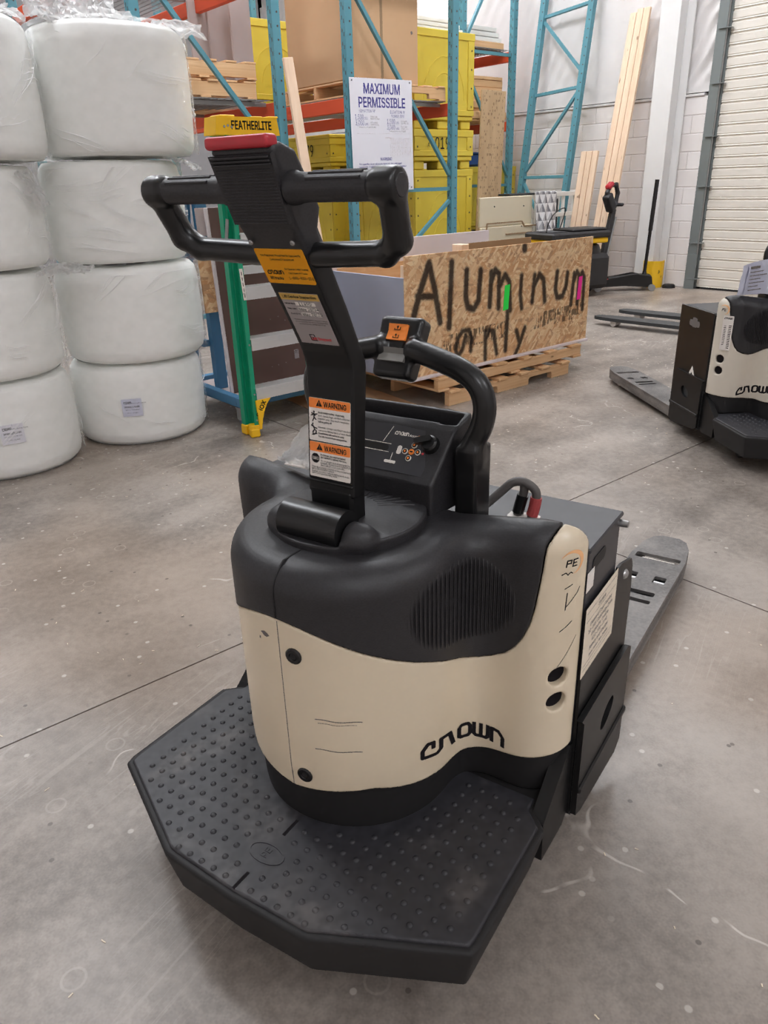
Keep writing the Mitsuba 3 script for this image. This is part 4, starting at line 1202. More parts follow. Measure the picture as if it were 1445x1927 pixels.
wire_deck('wire shelf deck at top left above the stacked pallets', 2.89, 4.09, 6.42, 8.98, 3.03)
wire_deck('wire shelf deck under the stacked pallets in the left rack', 2.89, 4.09, 6.42, 8.98, 2.05)
wire_deck('wire shelf deck on the orange beams by the white wall', 8.05, 8.97, 7.98, 10.3, 2.96)
wire_deck('wire shelf deck under the cardboard box pallet', 4.93, 6.24, 6.4, 9.7, 2.112)

# the sign on the end frame
sg = thing('capacity_sign', 'white MAXIMUM PERMISSIBLE load sign fixed to the teal rack frame', 'sign')
SW, SH_ = 0.78, 0.985
SF = frame((5.255, 6.262, 1.775), (1, 0, 0.012), (0, 0, 1))
obj('panel', at(prism(rrect(SW, SH_, 0.004), 0.004, -0.002), SF), 'paper', sg)
for sx in (-0.36, 0.36):
    for sy in (-0.47, 0.47):
        obj('screw', at(lathe([(0.0001, 0.003), (0.006, 0.002), (0.007, 0)], 10), SF @ mat4((sx, sy, 0.002))), 'dark_steel', sg)
_t = lambda s, h, x, y, b=False, a='c', ws=0.8: at(text(s, h, 0.0006, b, a, ws), SF @ mat4((x, y, 0.002)))
obj('heading', cat(_t('MAXIMUM', 0.083, 0.0, 0.365, True, ws=0.78), _t('PERMISSIBLE', 0.083, 0.0, 0.25, True, ws=0.78)), 'ink_blue', sg, smooth=False)
_k0 = obj('load_table', cat(_t("ELEVATION 'H'", 0.025, -0.19, 0.205), _t('1,500', 0.042, -0.29, 0.145, ws=0.66), _t('LBS.', 0.02, -0.205, 0.145), _t('3,000', 0.042, -0.285, 0.095, ws=0.66), _t('LBS.', 0.02, -0.2, 0.095), _t("ELEVATION 'B'", 0.025, 0.195, 0.2), _t('TUNNEL BAY', 0.025, 0.195, 0.165), _t('1,500', 0.042, 0.105, 0.11, ws=0.66), _t('LBS.', 0.02, 0.19, 0.11), _t('3,000', 0.042, 0.105, 0.06, ws=0.66), _t('LBS.', 0.02, 0.19, 0.06)), 'ink_blue', sg, smooth=False)
obj('small_print', cat(_t('TOTAL LOAD', 0.0125, -0.11, 0.163), _t('PER LEVEL, U.D.L.', 0.0125, -0.095, 0.145), _t('TOTAL LOAD', 0.0125, -0.11, 0.113), _t('PER BAY, U.D.L.', 0.0125, -0.1, 0.095), _t('2 PINS EACH AT 5" AND 54" BEAMS', 0.011, -0.19, 0.073), _t('TOTAL LOAD', 0.0125, 0.275, 0.128), _t('PER LEVEL, U.D.L.', 0.0125, 0.29, 0.11), _t('TOTAL LOAD', 0.0125, 0.275, 0.078), _t('PER BAY, U.D.L.', 0.0125, 0.285, 0.06), _t('2 PINS EACH AT 5" AND 77" BEAMS', 0.011, 0.19, 0.038)), 'ink_grey', sg, smooth=False)
_f = [sbox(0.06 + 0.022 * i, -0.18, 0.062 + 0.022 * i, -0.02) for i in range(0, 13)] + [sbox(0.06, -0.02 - 0.04 * i, 0.33, -0.0185 - 0.04 * i) for i in range(4)] + [sbox(-0.35, 0.022, 0.35, 0.0235)]
obj('layout_plan', cat(at(prism(unary_union(_f), 0.0006), SF @ mat4((0.03, 0, 0.002))), _t('WAREHOUSE', 0.012, 0.07, -0.018)), 'sheet_grey', sg, smooth=False)
_k = obj('warning_text', cat(_t('WARNING', 0.028, 0.03, -0.215, True), *[_t(s, 0.0155, -0.32, y, True, 'l', 0.93) for s, y in (('The capacities shown above are based on new undamaged', -0.25), ('components. If damage occurs, unload affected area and replace', -0.275), ('damaged components.', -0.3))], _t('Constructed in', 0.016, 0.33, -0.44, False, 'r'), _t('S16/A344.2-05', 0.016, 0.34, -0.465, False, 'r')), 'ink_blue', sg, smooth=False)
obj('maker_mark', cat(at(prism(rrect(0.105, 0.042, 0.002, 0.225, -0.345).difference(unary_union([LineString(l).buffer(0.004) for l in ([(0.185, -0.36), (0.2, -0.33), (0.212, -0.36)], [(0.225, -0.36), (0.225, -0.33)], [(0.242, -0.36), (0.262, -0.36), (0.262, -0.33), (0.242, -0.33), (0.242, -0.36)])])), 0.0006), SF @ mat4((0, 0, 0.002)))), 'ink', sg, smooth=False)
obj('maker_mark', cat(_t('RACKING', 0.022, 0.2, -0.4, False, 'c', 1.1), _t('CORPORATE', 0.018, 0.21, -0.43)), 'ink_grey', sg, smooth=False)

labels[_k] = labels[_k0] = {'kind': 'stuff', 'label': 'printed lettering'}

# ---------------------------------------------------------------- yellow bulk bins
def bin_parts(h, number=None):
    """A collapsible bulk bin 1.08 x 1.08 on feet, its corner at the origin, of total height h."""
    W = 1.08
    out = []
    base = [box(0, W, 0, W, 0.09, 0.14, 0.01)]
    for fx in (0.02, W / 2 - 0.09, W - 0.2):
        for fy in (0.02, W / 2 - 0.09, W - 0.2):
            base.append(box(fx, fx + 0.18, fy, fy + 0.18, 0.0, 0.09, 0.01))
    out.append(('pallet_base', shape(cat(*base), 'bin_yellow', 25)))
    th = 0.035
    for nm, b in (('wall_panel', (0.0, W, 0.0, th)), ('wall_panel', (0.0, W, W - th, W)), ('wall_panel', (0.0, th, th, W - th)), ('wall_panel', (W - th, W, th, W - th))):
        m = [box(b[0], b[1], b[2], b[3], 0.142, h, 0.008)]
        along_x = b[1] - b[0] > 0.5
        n = (0.0, -1.0, 0.0) if b[2] == 0.0 and along_x else (0, 1, 0) if along_x else (-1, 0, 0) if b[0] == 0 else (1, 0, 0)
        c = np.array([(b[0] + b[1]) / 2, (b[2] + b[3]) / 2, 0]) + np.array(n) * th / 2
        u = np.array([1.0, 0, 0]) if along_x else np.array([0, 1.0, 0])
        # rim, hinge line and posts at the corners
        for z0, z1, pr in ((h - 0.075, h, 0.012), (h * 0.0 + 0.142, 0.2, 0.010)):
            q = c + np.array(n) * pr / 2
            m.append(cbox((q[0], q[1], (z0 + z1) / 2), (abs(u[0]) * (W + 0.02) + abs(n[0]) * pr, abs(u[1]) * (W + 0.02) + abs(n[1]) * pr, z1 - z0), 0.004))
        for s in (-1, 1):
            q = c + np.array(n) * 0.006 + u * s * (W / 2 - 0.055)
            m.append(cbox((q[0], q[1], (0.2 + h - 0.075) / 2), (abs(u[0]) * 0.11 + abs(n[0]) * 0.012, abs(u[1]) * 0.11 + abs(n[1]) * 0.012, h - 0.28), 0.004))
        out.append((nm, shape(cat(*m), 'bin_yellow', 25)))
        # ribs of the moulded arches and rivets
        if h > 0.6:
            R = W * 0.34
            a = np.linspace(0, np.pi, 20)
            for rr in (R, R * 0.62):
                P = np.array([c + np.array(n) * 0.001 + u * rr * math.cos(t) + np.array([0, 0, 0.3 + (h - 0.55) * math.sin(t) * rr / R]) for t in a])
                out.append((nm + '__moulded_arch', shape(tube(P, 0.004, 5), 'bin_yellow', 40)))
        rv = [at(lathe([(0.0001, 0.004), (0.008, 0.003), (0.01, 0)], 8), frame(c + np.array(n) * 0.0125 + u * s * (W / 2 - 0.05) + np.array([0, 0, z]), u, (0, 0, 1)) if np.cross(u, (0, 0, 1)) @ np.array(n) > 0 else frame(c + np.array(n) * 0.0125 + u * s * (W / 2 - 0.05) + np.array([0, 0, z]), -u, (0, 0, 1))) for s in (-1, 1) for z in np.arange(0.24, h - 0.1, 0.19)]
        out.append((nm + '__rivets', shape(cat(*rv), 'joint_dark', False)))
    return out


BINS = {h: bin_parts(h) for h in (0.42, 0.93, 0.98, 1.3)}


def bulk_bin(label, x, y, z, h, sx=0.88):
    k = thing('bulk_bin', label, 'bin', 'yellow bulk bins')
    cnt = {}
    last = None
    for nm, d in BINS[h]:
        if nm.startswith('wall_panel__'):
            kk = put(nm.split('__')[1], d, last, mat4((x, y, z), scale=(sx, 1, 1)))
            if nm.endswith('rivets'):
                labels[kk] = {'kind': 'stuff', 'label': 'dark rivets'}
        else:
            last = put(nm, d, k, mat4((x, y, z), scale=(sx, 1, 1)))
    return k


def decal(k, s, h, o, u, v=(0, 0, 1), m='ink', name='number', b=False):
    return obj(name, at(text(s, h, 0.001, b, 'c', 0.75), frame(o, u, v)), m, k, smooth=False)


b1 = bulk_bin('tall yellow bulk bin behind the sign, topmost and nearest, reaching above the orange beam', 6.33, 7.0, 1.91, 0.98)
b2 = bulk_bin('low yellow bulk bin with number 191 behind the teal post, below the tall bin', 6.33, 7.0, 1.485, 0.42)
decal(b2, 'C', 0.05, (6.545, 6.984, 1.80), (1, 0, 0))
decal(b2, 'A', 0.05, (6.545, 6.984, 1.72), (1, 0, 0))
decal(b2, '0191', 0.125, (6.80, 6.984, 1.70), (1, 0, 0))
b3 = bulk_bin('yellow bulk bin with number 79 between the two left teal posts', 6.33, 8.62, 1.485, 0.42)
obj('top_lip', box(6.31, 7.3, 8.60, 9.72, 1.906, 1.95, 0.01), 'bin_yellow', b3)
decal(b3, '79', 0.14, (6.316, 9.06, 1.70), (0, -1, 0))
bulk_bin('tall yellow bulk bin standing lowest nearest, behind the sign foot and grey handle loop', 6.33, 7.0, 0.18, 1.3)
bulk_bin('tall yellow bulk bin standing lowest under bin 79', 6.33, 8.62, 0.18, 1.3)
bulk_bin('yellow bulk bin left on the low level, third along the row from the sign', 6.33, 9.78, 0.18, 1.3)
bulk_bin('low yellow bulk bin topmost of the third stack along the row from the sign', 6.33, 9.78, 1.485, 0.42)
bulk_bin('yellow bulk bin on the rack shelf left of the cardboard box', 4.93, 8.3, 2.125, 0.93)
bulk_bin('yellow bulk bin low beside the blue tote at the white wall', 8.27, 8.1, 0.6, 0.93, 1.0)
for i, (x, y) in enumerate(((6.33, 7.0), (6.33, 8.62), (6.33, 9.78))):
    kp = thing('bin_plinth', ('grey steel plinth under the nearest stack of yellow bins', 'grey steel plinth under the middle stack of yellow bins', 'grey steel plinth under the farthest stack of yellow bins')[i], 'plinth')
    for dx in (0.05, 0.8):
        obj('runner', box(x + dx, x + dx + 0.08, y, y + 1.08, 0, 0.178), 'dark_steel', kp)
kp = thing('bin_plinth', 'grey steel plinth under the yellow bin by the white wall', 'plinth')
for dx in (0.05, 0.95):
    obj('leg_wall', box(8.27 + dx, 8.27 + dx + 0.08, 8.1, 9.18, 0, 0.598), 'dark_steel', kp)
lid = thing('foam_sheet_stack', 'white foam sheets lying on top of the nearest tall yellow bin', 'foam sheets')
for i in range(3):
    obj('sheet', box(6.36 + 0.03 * i, 7.2 - 0.05 * i, 7.1, 8.0, 2.892 + 0.045 * i, 2.934 + 0.045 * i, 0.006), 'foam_white', lid)


# ---------------------------------------------------------------- pallets and lumber
def pallet(label, x, y, z, L, W, boards=7, along='x', group=None, sh=0.09, mats=('pine_x', 'pine_y'), notch=True):
    """Deck boards across three stringers that run along x; L along x, W along y, near-left corner at x, y."""
    k = thing('pallet', label, 'pallet', group)
    g = sbox(0, 0, L, sh)
    if notch:
        for c in (0.28, 0.72):
            g = g.difference(rrect(L * 0.2, sh * 0.9, 0.02, L * c, 0.0))
    s = shape(at(prism(g, 0.038), np.array([[1, 0, 0, 0], [0, 0, -1, 0.038], [0, 1, 0, 0], [0, 0, 0, 1.0]])), mats[0], False)
    for yy in (0, W / 2 - 0.019, W - 0.038):
        put('stringer', s, k, mat4((x, y + yy, z + 0.018)))
    d = [shape(box(0, 0.095 + 0.012 * q, -0.01 + 0.005 * q, W + 0.01, 0, 0.017, 0.003), mats[1], False) for q in range(3)]
    for i in range(boards):
        put('deck_board', d[i % 3], k, mat4((x + i * (L - 0.11) / (boards - 1), y, z + 0.019 + sh)))
    for i in (0, 1, 2):
        put('bottom_board', d[0], k, mat4((x + i * (L - 0.095) / 2, y, z)))
    return k


pallet('light wooden pallet in the left rack, topmost of the two stacked', 2.98, 6.48, 2.062 + 0.15, 1.02, 1.1, 6, group='pallets in the left rack', sh=0.105, notch=False)
pallet('light wooden pallet in the left rack, lower of the two stacked', 2.98, 6.47, 2.062, 1.0, 1.1, 6, group='pallets in the left rack', sh=0.105, notch=False)
pallet('brown wooden pallet on the rack under the large cardboard box', 4.945, 6.385, 2.121, 1.28, 1.1, 7, sh=0.1, mats=('pine_x', 'pine_y'))
bx = thing('cardboard_box', 'large brown cardboard box standing on a pallet in the rack behind the sign', 'box')
obj('carton', box(4.95, 5.9, 6.45, 7.38, 2.262, 3.5, 0.006), 'kraft', bx)
obj('tape_seam', box(5.41, 5.44, 6.4485, 6.4505, 2.262, 3.5), 'kraft_dark', bx)
obj('tear', cat(*[at(prism(Polygon([(0, 0), (0.02, 0.006), (0.03, -0.012), (0.012, -0.03)]), 0.001), frame((x, 6.4485, z), (1, 0, 0), (0, 0, 1))) for x, z in ((5.8, 2.72),)]), 'ink_grey', bx)
for x, z in ((3.63, 3.45),):
    sh2 = thing('cardboard_sheet_stack', 'tall grey card sheets standing behind the stacked pallets', 'sheets')
    obj('sheet', box(4.02, 4.35, 7.64, 7.67, 2.062, 3.4, 0.004), 'sheet_grey', sh2)
    obj('sheet', box(4.2, 4.6, 7.6, 7.636, 2.062, 3.4, 0.004), 'sheet_grey', sh2)
    obj('sheet', box(4.30, 4.52, 7.34, 7.37, 2.062, 3.4, 0.004), 'sheet_grey', sh2)
    obj('foot_board', box(3.9, 4.6, 7.3, 7.68, 2.04, 2.061), 'pine_x', sh2)
tag(obj('lumber_stud', at(box(-0.045, 0.045, -0.018, 0.018, 0.0, 2.36, 0.003), frame((4.32, 5.98, 0.006), (1, -0.1, 0.1), (0.1, 1, -0.05))), 'pine_z'), 'pale wooden stud leaning by the teal post behind the ladder top', 'lumber')

# lumber leaning on the block wall
for i, (y0, y1, w, dpt, hh, lb) in enumerate(((6.35, 6.40, 0.085, 0.036, 3.17, 'tall pale lumber stud leaning on the block wall, leftmost of the tall ones'), (6.255, 6.31, 0.085, 0.036, 3.2, 'tall pale lumber stud leaning on the block wall, middle of the tall ones'), (6.165, 6.22, 0.085, 0.036, 3.2, 'tall pale lumber stud leaning on the block wall, rightmost of the tall ones'))):
    a, b = np.array([8.80, y0 - 0.07, 0.02]), np.array([9.34, y1 + 0.02, hh])
    tag(obj('lumber_stud', at(box(-w / 2, w / 2, -0.019, 0.019, 0, np.linalg.norm(b - a), 0.003), frame(a, (0, -1, 0), np.cross(b - a, (0, -1, 0)))), 'pine_z'), lb, 'lumber', 'tall lumber leaning on the wall')
for i, (y0, lb) in enumerate(((6.72, 'short pale lumber stud leaning on the block wall, leftmost of the short ones'), (6.63, 'short pale lumber stud leaning on the block wall, middle of the short ones'), (6.54, 'short pale lumber stud leaning on the block wall, rightmost of the short ones'))):
    a, b = np.array([8.82, y0 - 0.06, 0.02]), np.array([9.06, y0 + 0.0, 1.66])
    tag(obj('lumber_stud', at(box(-0.041, 0.041, -0.019, 0.019, 0, np.linalg.norm(b - a), 0.003), frame(a, (0, -1, 0), np.cross(b - a, (0, -1, 0)))), 'pine_z'), lb, 'lumber', 'short lumber leaning on the wall')

# plywood board and wood stack by the far frame
pb = thing('plywood_board', 'upright narrow knotty plywood board standing beside the yellow bins', 'board')
obj('face', at(box(-0.235, 0.235, -0.009, 0.009, 0.0, 2.38, 0.002), frame((7.95, 7.36, 0.002), (1, 0.05, 0), (-0.05, 1, 0.03))), 'ply_face', pb)
ws = thing('wood_crate_stack', 'brown wooden crate pieces stacked on the shelf by the white wall', 'wood stack')
for i in range(4):
    obj('plank', box(8.1, 9.0 - 0.03 * (i % 2), 8.0 + 0.02 * i, 8.9, 2.13 + 0.13 * i, 2.22 + 0.13 * i, 0.006), 'pine_x', ws)
    obj('spacer', box(8.12, 8.95, 8.05, 8.15, 2.222 + 0.13 * i, 2.258 + 0.13 * i), 'pine_x', ws)
obj('bottom_runner', box(8.04, 8.99, 8.02, 8.9, 2.102, 2.128), 'pine_x', ws)
fs = thing('foam_panel_stack', 'white foam panels on a wooden base on the wire shelf by the wall', 'foam panels')
obj('base_board', box(8.08, 8.93, 8.02, 8.9, 2.975, 3.05, 0.005), 'pine_x', fs)
for i in range(3):
    obj('panel', box(8.08, 8.9 - 0.05 * i, 8.04, 8.9, 3.052 + 0.06 * i, 3.105 + 0.06 * i, 0.006), 'foam_white', fs)
tt = thing('tote', 'blue plastic tote on the yellow bin behind the plywood board', 'tote')
obj('tub', box(8.5, 9.16, 8.3, 8.8, 1.532, 1.72, 0.03), 'blue_plastic', tt)
obj('rim', box(8.48, 9.18, 8.28, 8.82, 1.70, 1.725, 0.008), 'blue_plastic', tt)

# ---------------------------------------------------------------- rolls of insulation in clear film
def roll_mesh(R, h, seed, n=96, m=26):
    t = np.arange(n) * 2 * np.pi / n
    prof = [(0.0, 0.0), (0.55, 0.0), (0.93, 0.004), (0.985, 0.03)]
    side = np.linspace(0.06, h - 0.08, m)
    prof = [(r * R, z) for r, z in prof] + [(R * (1.0 + 0.022 * math.sin(math.pi * z / h)), z) for z in side] + [(R * 0.985, h - 0.035), (R * 0.93, h - 0.008), (R * 0.6, h), (0.0, h)]
    V = []
    for r, z in prof:
        q = np.stack([np.cos(t) * 1.3, np.sin(t) * 1.3, 0 * t + z * 2.2 + seed * 7], -1)
        k = 1 + 0.05 * (meshkit.fbm(q, 3, seed) - 0.5)
        V.append(np.stack([r * k * np.cos(t), r * k * np.sin(t), z + 0.014 * (meshkit.fbm(q * 1.7, 2, seed + 3) - 0.5) * (0.2 < z / h < 2) + 0 * t], -1))
    V = np.array(V).reshape(-1, 3)
    i, j = np.meshgrid(np.arange(len(prof) - 1), np.arange(n), indexing='ij')
    q = np.stack([i * n + j, i * n + (j + 1) % n, (i + 1) * n + (j + 1) % n, (i + 1) * n + j], -1).reshape(-1, 4)
    return trimesh.Trimesh(V, np.vstack([q[:, [0, 1, 2]], q[:, [0, 2, 3]]]), process=False)


def film_mesh(R, h, seed, amp=0.012, n=300, m=110):
    """A loose clear sleeve with creases, folded over the top edge."""
    t = np.linspace(0, 2 * np.pi, n, endpoint=False)
    zz = np.linspace(0.01, h - 0.03, m)
    pr = [(R + 0.006 + 0.022 * R * math.sin(math.pi * z / h), z) for z in zz] + [(R * 0.99, h - 0.004), (R * 0.9, h + 0.012), (R * 0.7, h + 0.008)]
    T, K = np.meshgrid(t, np.arange(len(pr)))
    r, z = np.array([p[0] for p in pr])[K], np.array([p[1] for p in pr])[K]
    q = np.stack([np.cos(T) * 2.2, np.sin(T) * 2.2, z * 5], -1)
    w = meshkit.fbm(q + seed * 3.1, 2, seed) * 2.0
    sk = meshkit.noise(np.stack([T * 5.5 + z * 9 * math.cos(seed) + 3 * w, z * 7 + 2 * w - T * 1.2, 0 * T + seed], -1), seed)
    crease = np.clip(1 - np.abs(sk - 0.5) * 7, 0, 1) ** 2
    sk2 = meshkit.noise(np.stack([T * 14 - z * 22, z * 26 + T * 3, 0 * T + seed + 5], -1), seed + 1)
    crease2 = np.clip(1 - np.abs(sk2 - 0.5) * 8, 0, 1) ** 2
    edge = np.clip(1 - z / 0.12, 0, 1) + np.clip((z - h + 0.14) / 0.14, 0, 1)
    mask = np.clip(meshkit.fbm(q * 0.6 + 11, 2, seed + 9) * 2.2 - 0.7, 0, 1)
    r = r + amp * (crease * (0.4 + 0.6 * mask) + 0.5 * crease2 * mask + edge * 0.9 * meshkit.noise(q * 9, seed + 4)) + 0.004 * w
    V = np.stack([r * np.cos(T), r * np.sin(T), z + 0.012 * edge * (meshkit.noise(q * 5, seed) - 0.4)], -1).reshape(-1, 3)
    i, j = np.meshgrid(np.arange(len(pr) - 1), np.arange(n), indexing='ij')
    qd = np.stack([i * n + j, i * n + (j + 1) % n, (i + 1) * n + (j + 1) % n, (i + 1) * n + j], -1).reshape(-1, 4)
    return trimesh.Trimesh(V, np.vstack([qd[:, [0, 1, 2]], qd[:, [0, 2, 3]]]), process=False)


def crumple(nx, ny, f, seed, amp):
    """A crumpled sheet: f(u, v) gives points; ridged noise along z and sideways."""
    U, V = np.meshgrid(np.linspace(0, 1, nx), np.linspace(0, 1, ny), indexing='ij')
    P = f(U, V)
    for k in range(3):
        s = meshkit.noise(np.stack([U * 4 + 3 * k, V * 3.5, 0 * U + seed + k], -1), seed + k)
        s2 = meshkit.noise(np.stack([U * 11 + 3 * k, V * 9, 0 * U + seed + k], -1), seed + k + 5)
        P[..., k] += amp * ((1 - np.abs(s - 0.5) * 4) + 0.45 * (1 - np.abs(s2 - 0.5) * 4))
    i, j = np.meshgrid(np.arange(nx - 1), np.arange(ny - 1), indexing='ij')
    q = np.stack([i * ny + j, (i + 1) * ny + j, (i + 1) * ny + j + 1, i * ny + j + 1], -1).reshape(-1, 4)
    return trimesh.Trimesh(P.reshape(-1, 3), np.vstack([q[:, [0, 1, 2]], q[:, [0, 2, 3]]]), process=False)


VR = np.array([0.774, -0.633, 0])      # to the right as the photographer sees the stacks
ROLLS = [('right', 'bottom', (1.705, 4.42), 0.375, 0.0, 0.0, 0.47), ('right', 'second', (1.705, 4.42), 0.388, 0.035, 0.472, 0.528), ('right', 'third', (1.705, 4.42), 0.368, 0.03, 1.002, 0.518), ('right', 'top', (1.705, 4.42), 0.39, 0.115, 1.522, 0.6),
         ('left', 'bottom', (0.905, 4.375), 0.37, 0.0, 0.0, 0.5), ('left', 'second', (0.905, 4.375), 0.362, 0.01, 0.502, 0.518), ('left', 'third', (0.905, 4.375), 0.362, 0.04, 1.022, 0.48), ('left', 'top', (0.905, 4.375), 0.372, 0.12, 1.504, 0.6)]
LOOKS = {('right', 'bottom'): 'white insulation roll at the foot of the right stack, with a printed paper tag', ('right', 'second'): 'white insulation roll in creased clear film, second from the floor in the right stack', ('right', 'third'): 'white insulation roll behind the handle loop, third from the floor in the right stack',
         ('right', 'top'): 'white insulation roll topmost of the right stack, with bunched clear film on top', ('left', 'bottom'): 'white insulation roll at the foot of the left stack, with a square paper tag', ('left', 'second'): 'white insulation roll second from the floor in the left stack', ('left', 'third'): 'white insulation roll third from the floor in the left stack, its film trailing right',
         ('left', 'top'): 'white insulation roll topmost of the left stack at the picture edge'}
RK = {}
for i, (side, lev, c, R, off, z, h) in enumerate(ROLLS):
    o = np.array([c[0], c[1], z]) + VR * off
    k = RK[side, lev] = thing('insulation_roll', LOOKS[side, lev], 'insulation roll', 'stacked rolls of insulation')
    obj('batting', roll_mesh(R, h - 0.01, i + 1), 'insulation', k, mat4(o), smooth=True)
    obj('film_wrap', film_mesh(R, h - 0.012, i + 1, 0.011), 'film', k, mat4(o), smooth=False)
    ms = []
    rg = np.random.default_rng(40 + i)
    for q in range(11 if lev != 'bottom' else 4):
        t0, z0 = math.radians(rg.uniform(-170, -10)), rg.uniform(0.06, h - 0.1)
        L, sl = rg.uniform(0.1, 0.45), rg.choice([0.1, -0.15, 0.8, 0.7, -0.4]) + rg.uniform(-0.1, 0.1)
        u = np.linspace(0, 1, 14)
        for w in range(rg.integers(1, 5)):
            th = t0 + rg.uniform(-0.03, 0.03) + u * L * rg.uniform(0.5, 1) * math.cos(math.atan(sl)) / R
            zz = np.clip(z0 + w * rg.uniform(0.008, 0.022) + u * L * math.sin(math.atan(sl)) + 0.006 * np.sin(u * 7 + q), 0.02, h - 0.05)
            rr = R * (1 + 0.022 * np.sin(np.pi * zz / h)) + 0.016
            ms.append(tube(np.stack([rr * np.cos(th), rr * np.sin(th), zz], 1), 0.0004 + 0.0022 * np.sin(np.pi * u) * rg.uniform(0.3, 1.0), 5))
    cz = obj('film_creases', cat(*ms), 'film_glint', k, mat4(o), smooth=True)  # thin ribs drawn white as glints on the creases
    labels[cz] = {'kind': 'stuff', 'label': 'film creases with highlights painted in white'}
    if lev == 'bottom':
        a = math.radians(-119 if side == 'right' else -98)
        Rr = R + 0.022
        ft = frame(o + np.array([Rr * math.cos(a), Rr * math.sin(a), 0.235 if side == 'right' else 0.25]), (-math.sin(a), math.cos(a), 0), (0, 0, 1))
        tg = obj('paper_tag', at(prism(rrect(0.11, 0.1, 0.002), 0.001), ft), 'paper_blue' if side == 'right' else 'paper', k)
        obj('lettering', cat(at(text('CERF', 0.013, 0.0004, True), ft @ mat4((-0.045, 0.022, 0.001))), at(text('insulation and products', 0.0055, 0.0004), ft @ mat4((-0.005, 0.023, 0.001))), at(text('XPW023320R', 0.009, 0.0004, True, 'c'), ft @ mat4((0, 0.0, 0.001))), at(text('made from recycled fibre', 0.005, 0.0004, False, 'c'), ft @ mat4((0, -0.014, 0.001))), at(text('store in a dry place', 0.005, 0.0004, False, 'c'), ft @ mat4((0.0, -0.032, 0.001)))), 'ink', tg, smooth=False)


def tail(key, base, out, up, w, seed, amp=0.03):
    base, out, up = (np.asarray(v, float) for v in (base, out, up))
    s = np.cross(out, (0, 0, 1))
    s = s / np.linalg.norm(s)
    obj('film_tail', crumple(46, 46, lambda U, V: base + (U - 0.5)[..., None] * s * w * (1 - 0.3 * V)[..., None] + V[..., None] * out + (V ** 2)[..., None] * up, seed, amp), 'film_milky', key, smooth=False)


cR, cL = np.array([1.705, 4.42, 0]), np.array([0.905, 4.375, 0])
tail(RK['right', 'top'], cR + VR * 0.1 + [-0.12, -0.26, 2.08], (0.0, 0.34, 0.06), (0, 0, 0.26), 0.5, 3, 0.035)
tail(RK['right', 'top'], cR + VR * 0.1 + [-0.2, -0.16, 2.09], (-0.06, 0.32, 0.1), (0, 0, 0.2), 0.4, 9, 0.04)
tail(RK['right', 'top'], cR + VR * 0.1 + [0.12, -0.3, 2.10], (0.22, 0.2, 0.03), (0, 0, -0.04), 0.5, 14, 0.022)
tail(RK['left', 'top'], cL + VR * 0.1 + [0.1, -0.2, 2.09], (0.05, 0.3, 0.04), (0, 0, 0.06), 0.5, 17, 0.025)
tail(RK['left', 'third'], cL + VR * 0.34 + [0.0, -0.14, 1.01], (0.17, -0.15, 0.02), (0, 0, -0.03), 0.2, 21, 0.02)
tail(RK['left', 'third'], cL + VR * 0.38 + [-0.03, -0.07, 1.45], (0.06, -0.05, -0.1), (0, 0, -0.06), 0.16, 27, 0.016)
tail(RK['right', 'third'], cR + VR * 0.36 + [0.0, -0.05, 1.5], (0.10, -0.08, 0.0), (0, 0, -0.05), 0.3, 31, 0.014)

# ---------------------------------------------------------------- panel cart with sheets, ladder
ct = thing('panel_cart', 'blue steel panel cart on casters standing behind the green ladder', 'cart')
CX0, CX1, CY0, CY1 = 2.13, 2.98, 3.95, 4.72
obj('deck_rail', box(CX0, CX1, CY0, CY0 + 0.05, 0.125, 0.185, 0.004), 'rack_blue', ct)
obj('deck_rail', box(CX0, CX1, CY1 - 0.05, CY1, 0.125, 0.185, 0.004), 'rack_blue', ct)
obj('deck_rail', box(CX0, CX0 + 0.05, CY0 + 0.05, CY1 - 0.05, 0.125, 0.185, 0.004), 'rack_blue', ct)
obj('deck_rail', box(CX1 - 0.05, CX1, CY0 + 0.05, CY1 - 0.05, 0.125, 0.185, 0.004), 'rack_blue', ct)
obj('deck_board', box(CX0 + 0.05, CX1 - 0.05, CY0 + 0.05, CY1 - 0.05, 0.135, 0.155), 'sheet_grey', ct)
for x in (2.25, 2.85):
    obj('slanted_post', beam((x, 4.40, 0.156), (x, 4.42, 1.32), 0.07, 0.05, (0, 1, 0)), 'rack_blue', ct)
    obj('rear_post', beam((x - 0.06, 4.68, 0.156), (x - 0.06, 4.5, 1.34), 0.07, 0.05, (0, 1, 0)), 'rack_blue', ct)
    obj('cross_rail', beam((x - 0.06, 4.42, 0.45), (x - 0.06, 4.66, 0.45), 0.04, 0.04), 'rack_blue', ct)
obj('top_rail', beam((2.12, 4.47, 1.33), (2.95, 4.47, 1.33), 0.06, 0.06), 'rack_blue', ct)
obj('side_plate', box(2.12, 2.19, 4.49, 4.51, 1.0, 1.42), 'rack_blue', ct)
for x, y in ((2.165, 3.99), (2.9, 3.99), (2.165, 4.66), (2.9, 4.66)):
    c = obj('caster', at(lathe([(0.0001, -0.018), (0.045, -0.018), (0.055, -0.012), (0.055, 0.012), (0.045, 0.018), (0.0001, 0.018)], 22), frame((x, y, 0.0555), (0.2, 1, 0), (0, 0, 1))), 'caster_blue', ct)
    obj('fork', cat(box(x - 0.028, x - 0.022, y - 0.02, y + 0.03, 0.045, 0.115), box(x + 0.022, x + 0.028, y - 0.02, y + 0.03, 0.045, 0.115), box(x - 0.035, x + 0.035, y - 0.03, y + 0.03, 0.114, 0.124)), 'zinc', c)
    obj('hub', rod((x - 0.03, y - 0.006, 0.0555), (x + 0.03, y + 0.006, 0.0555), 0.012, 12), 'zinc', c)


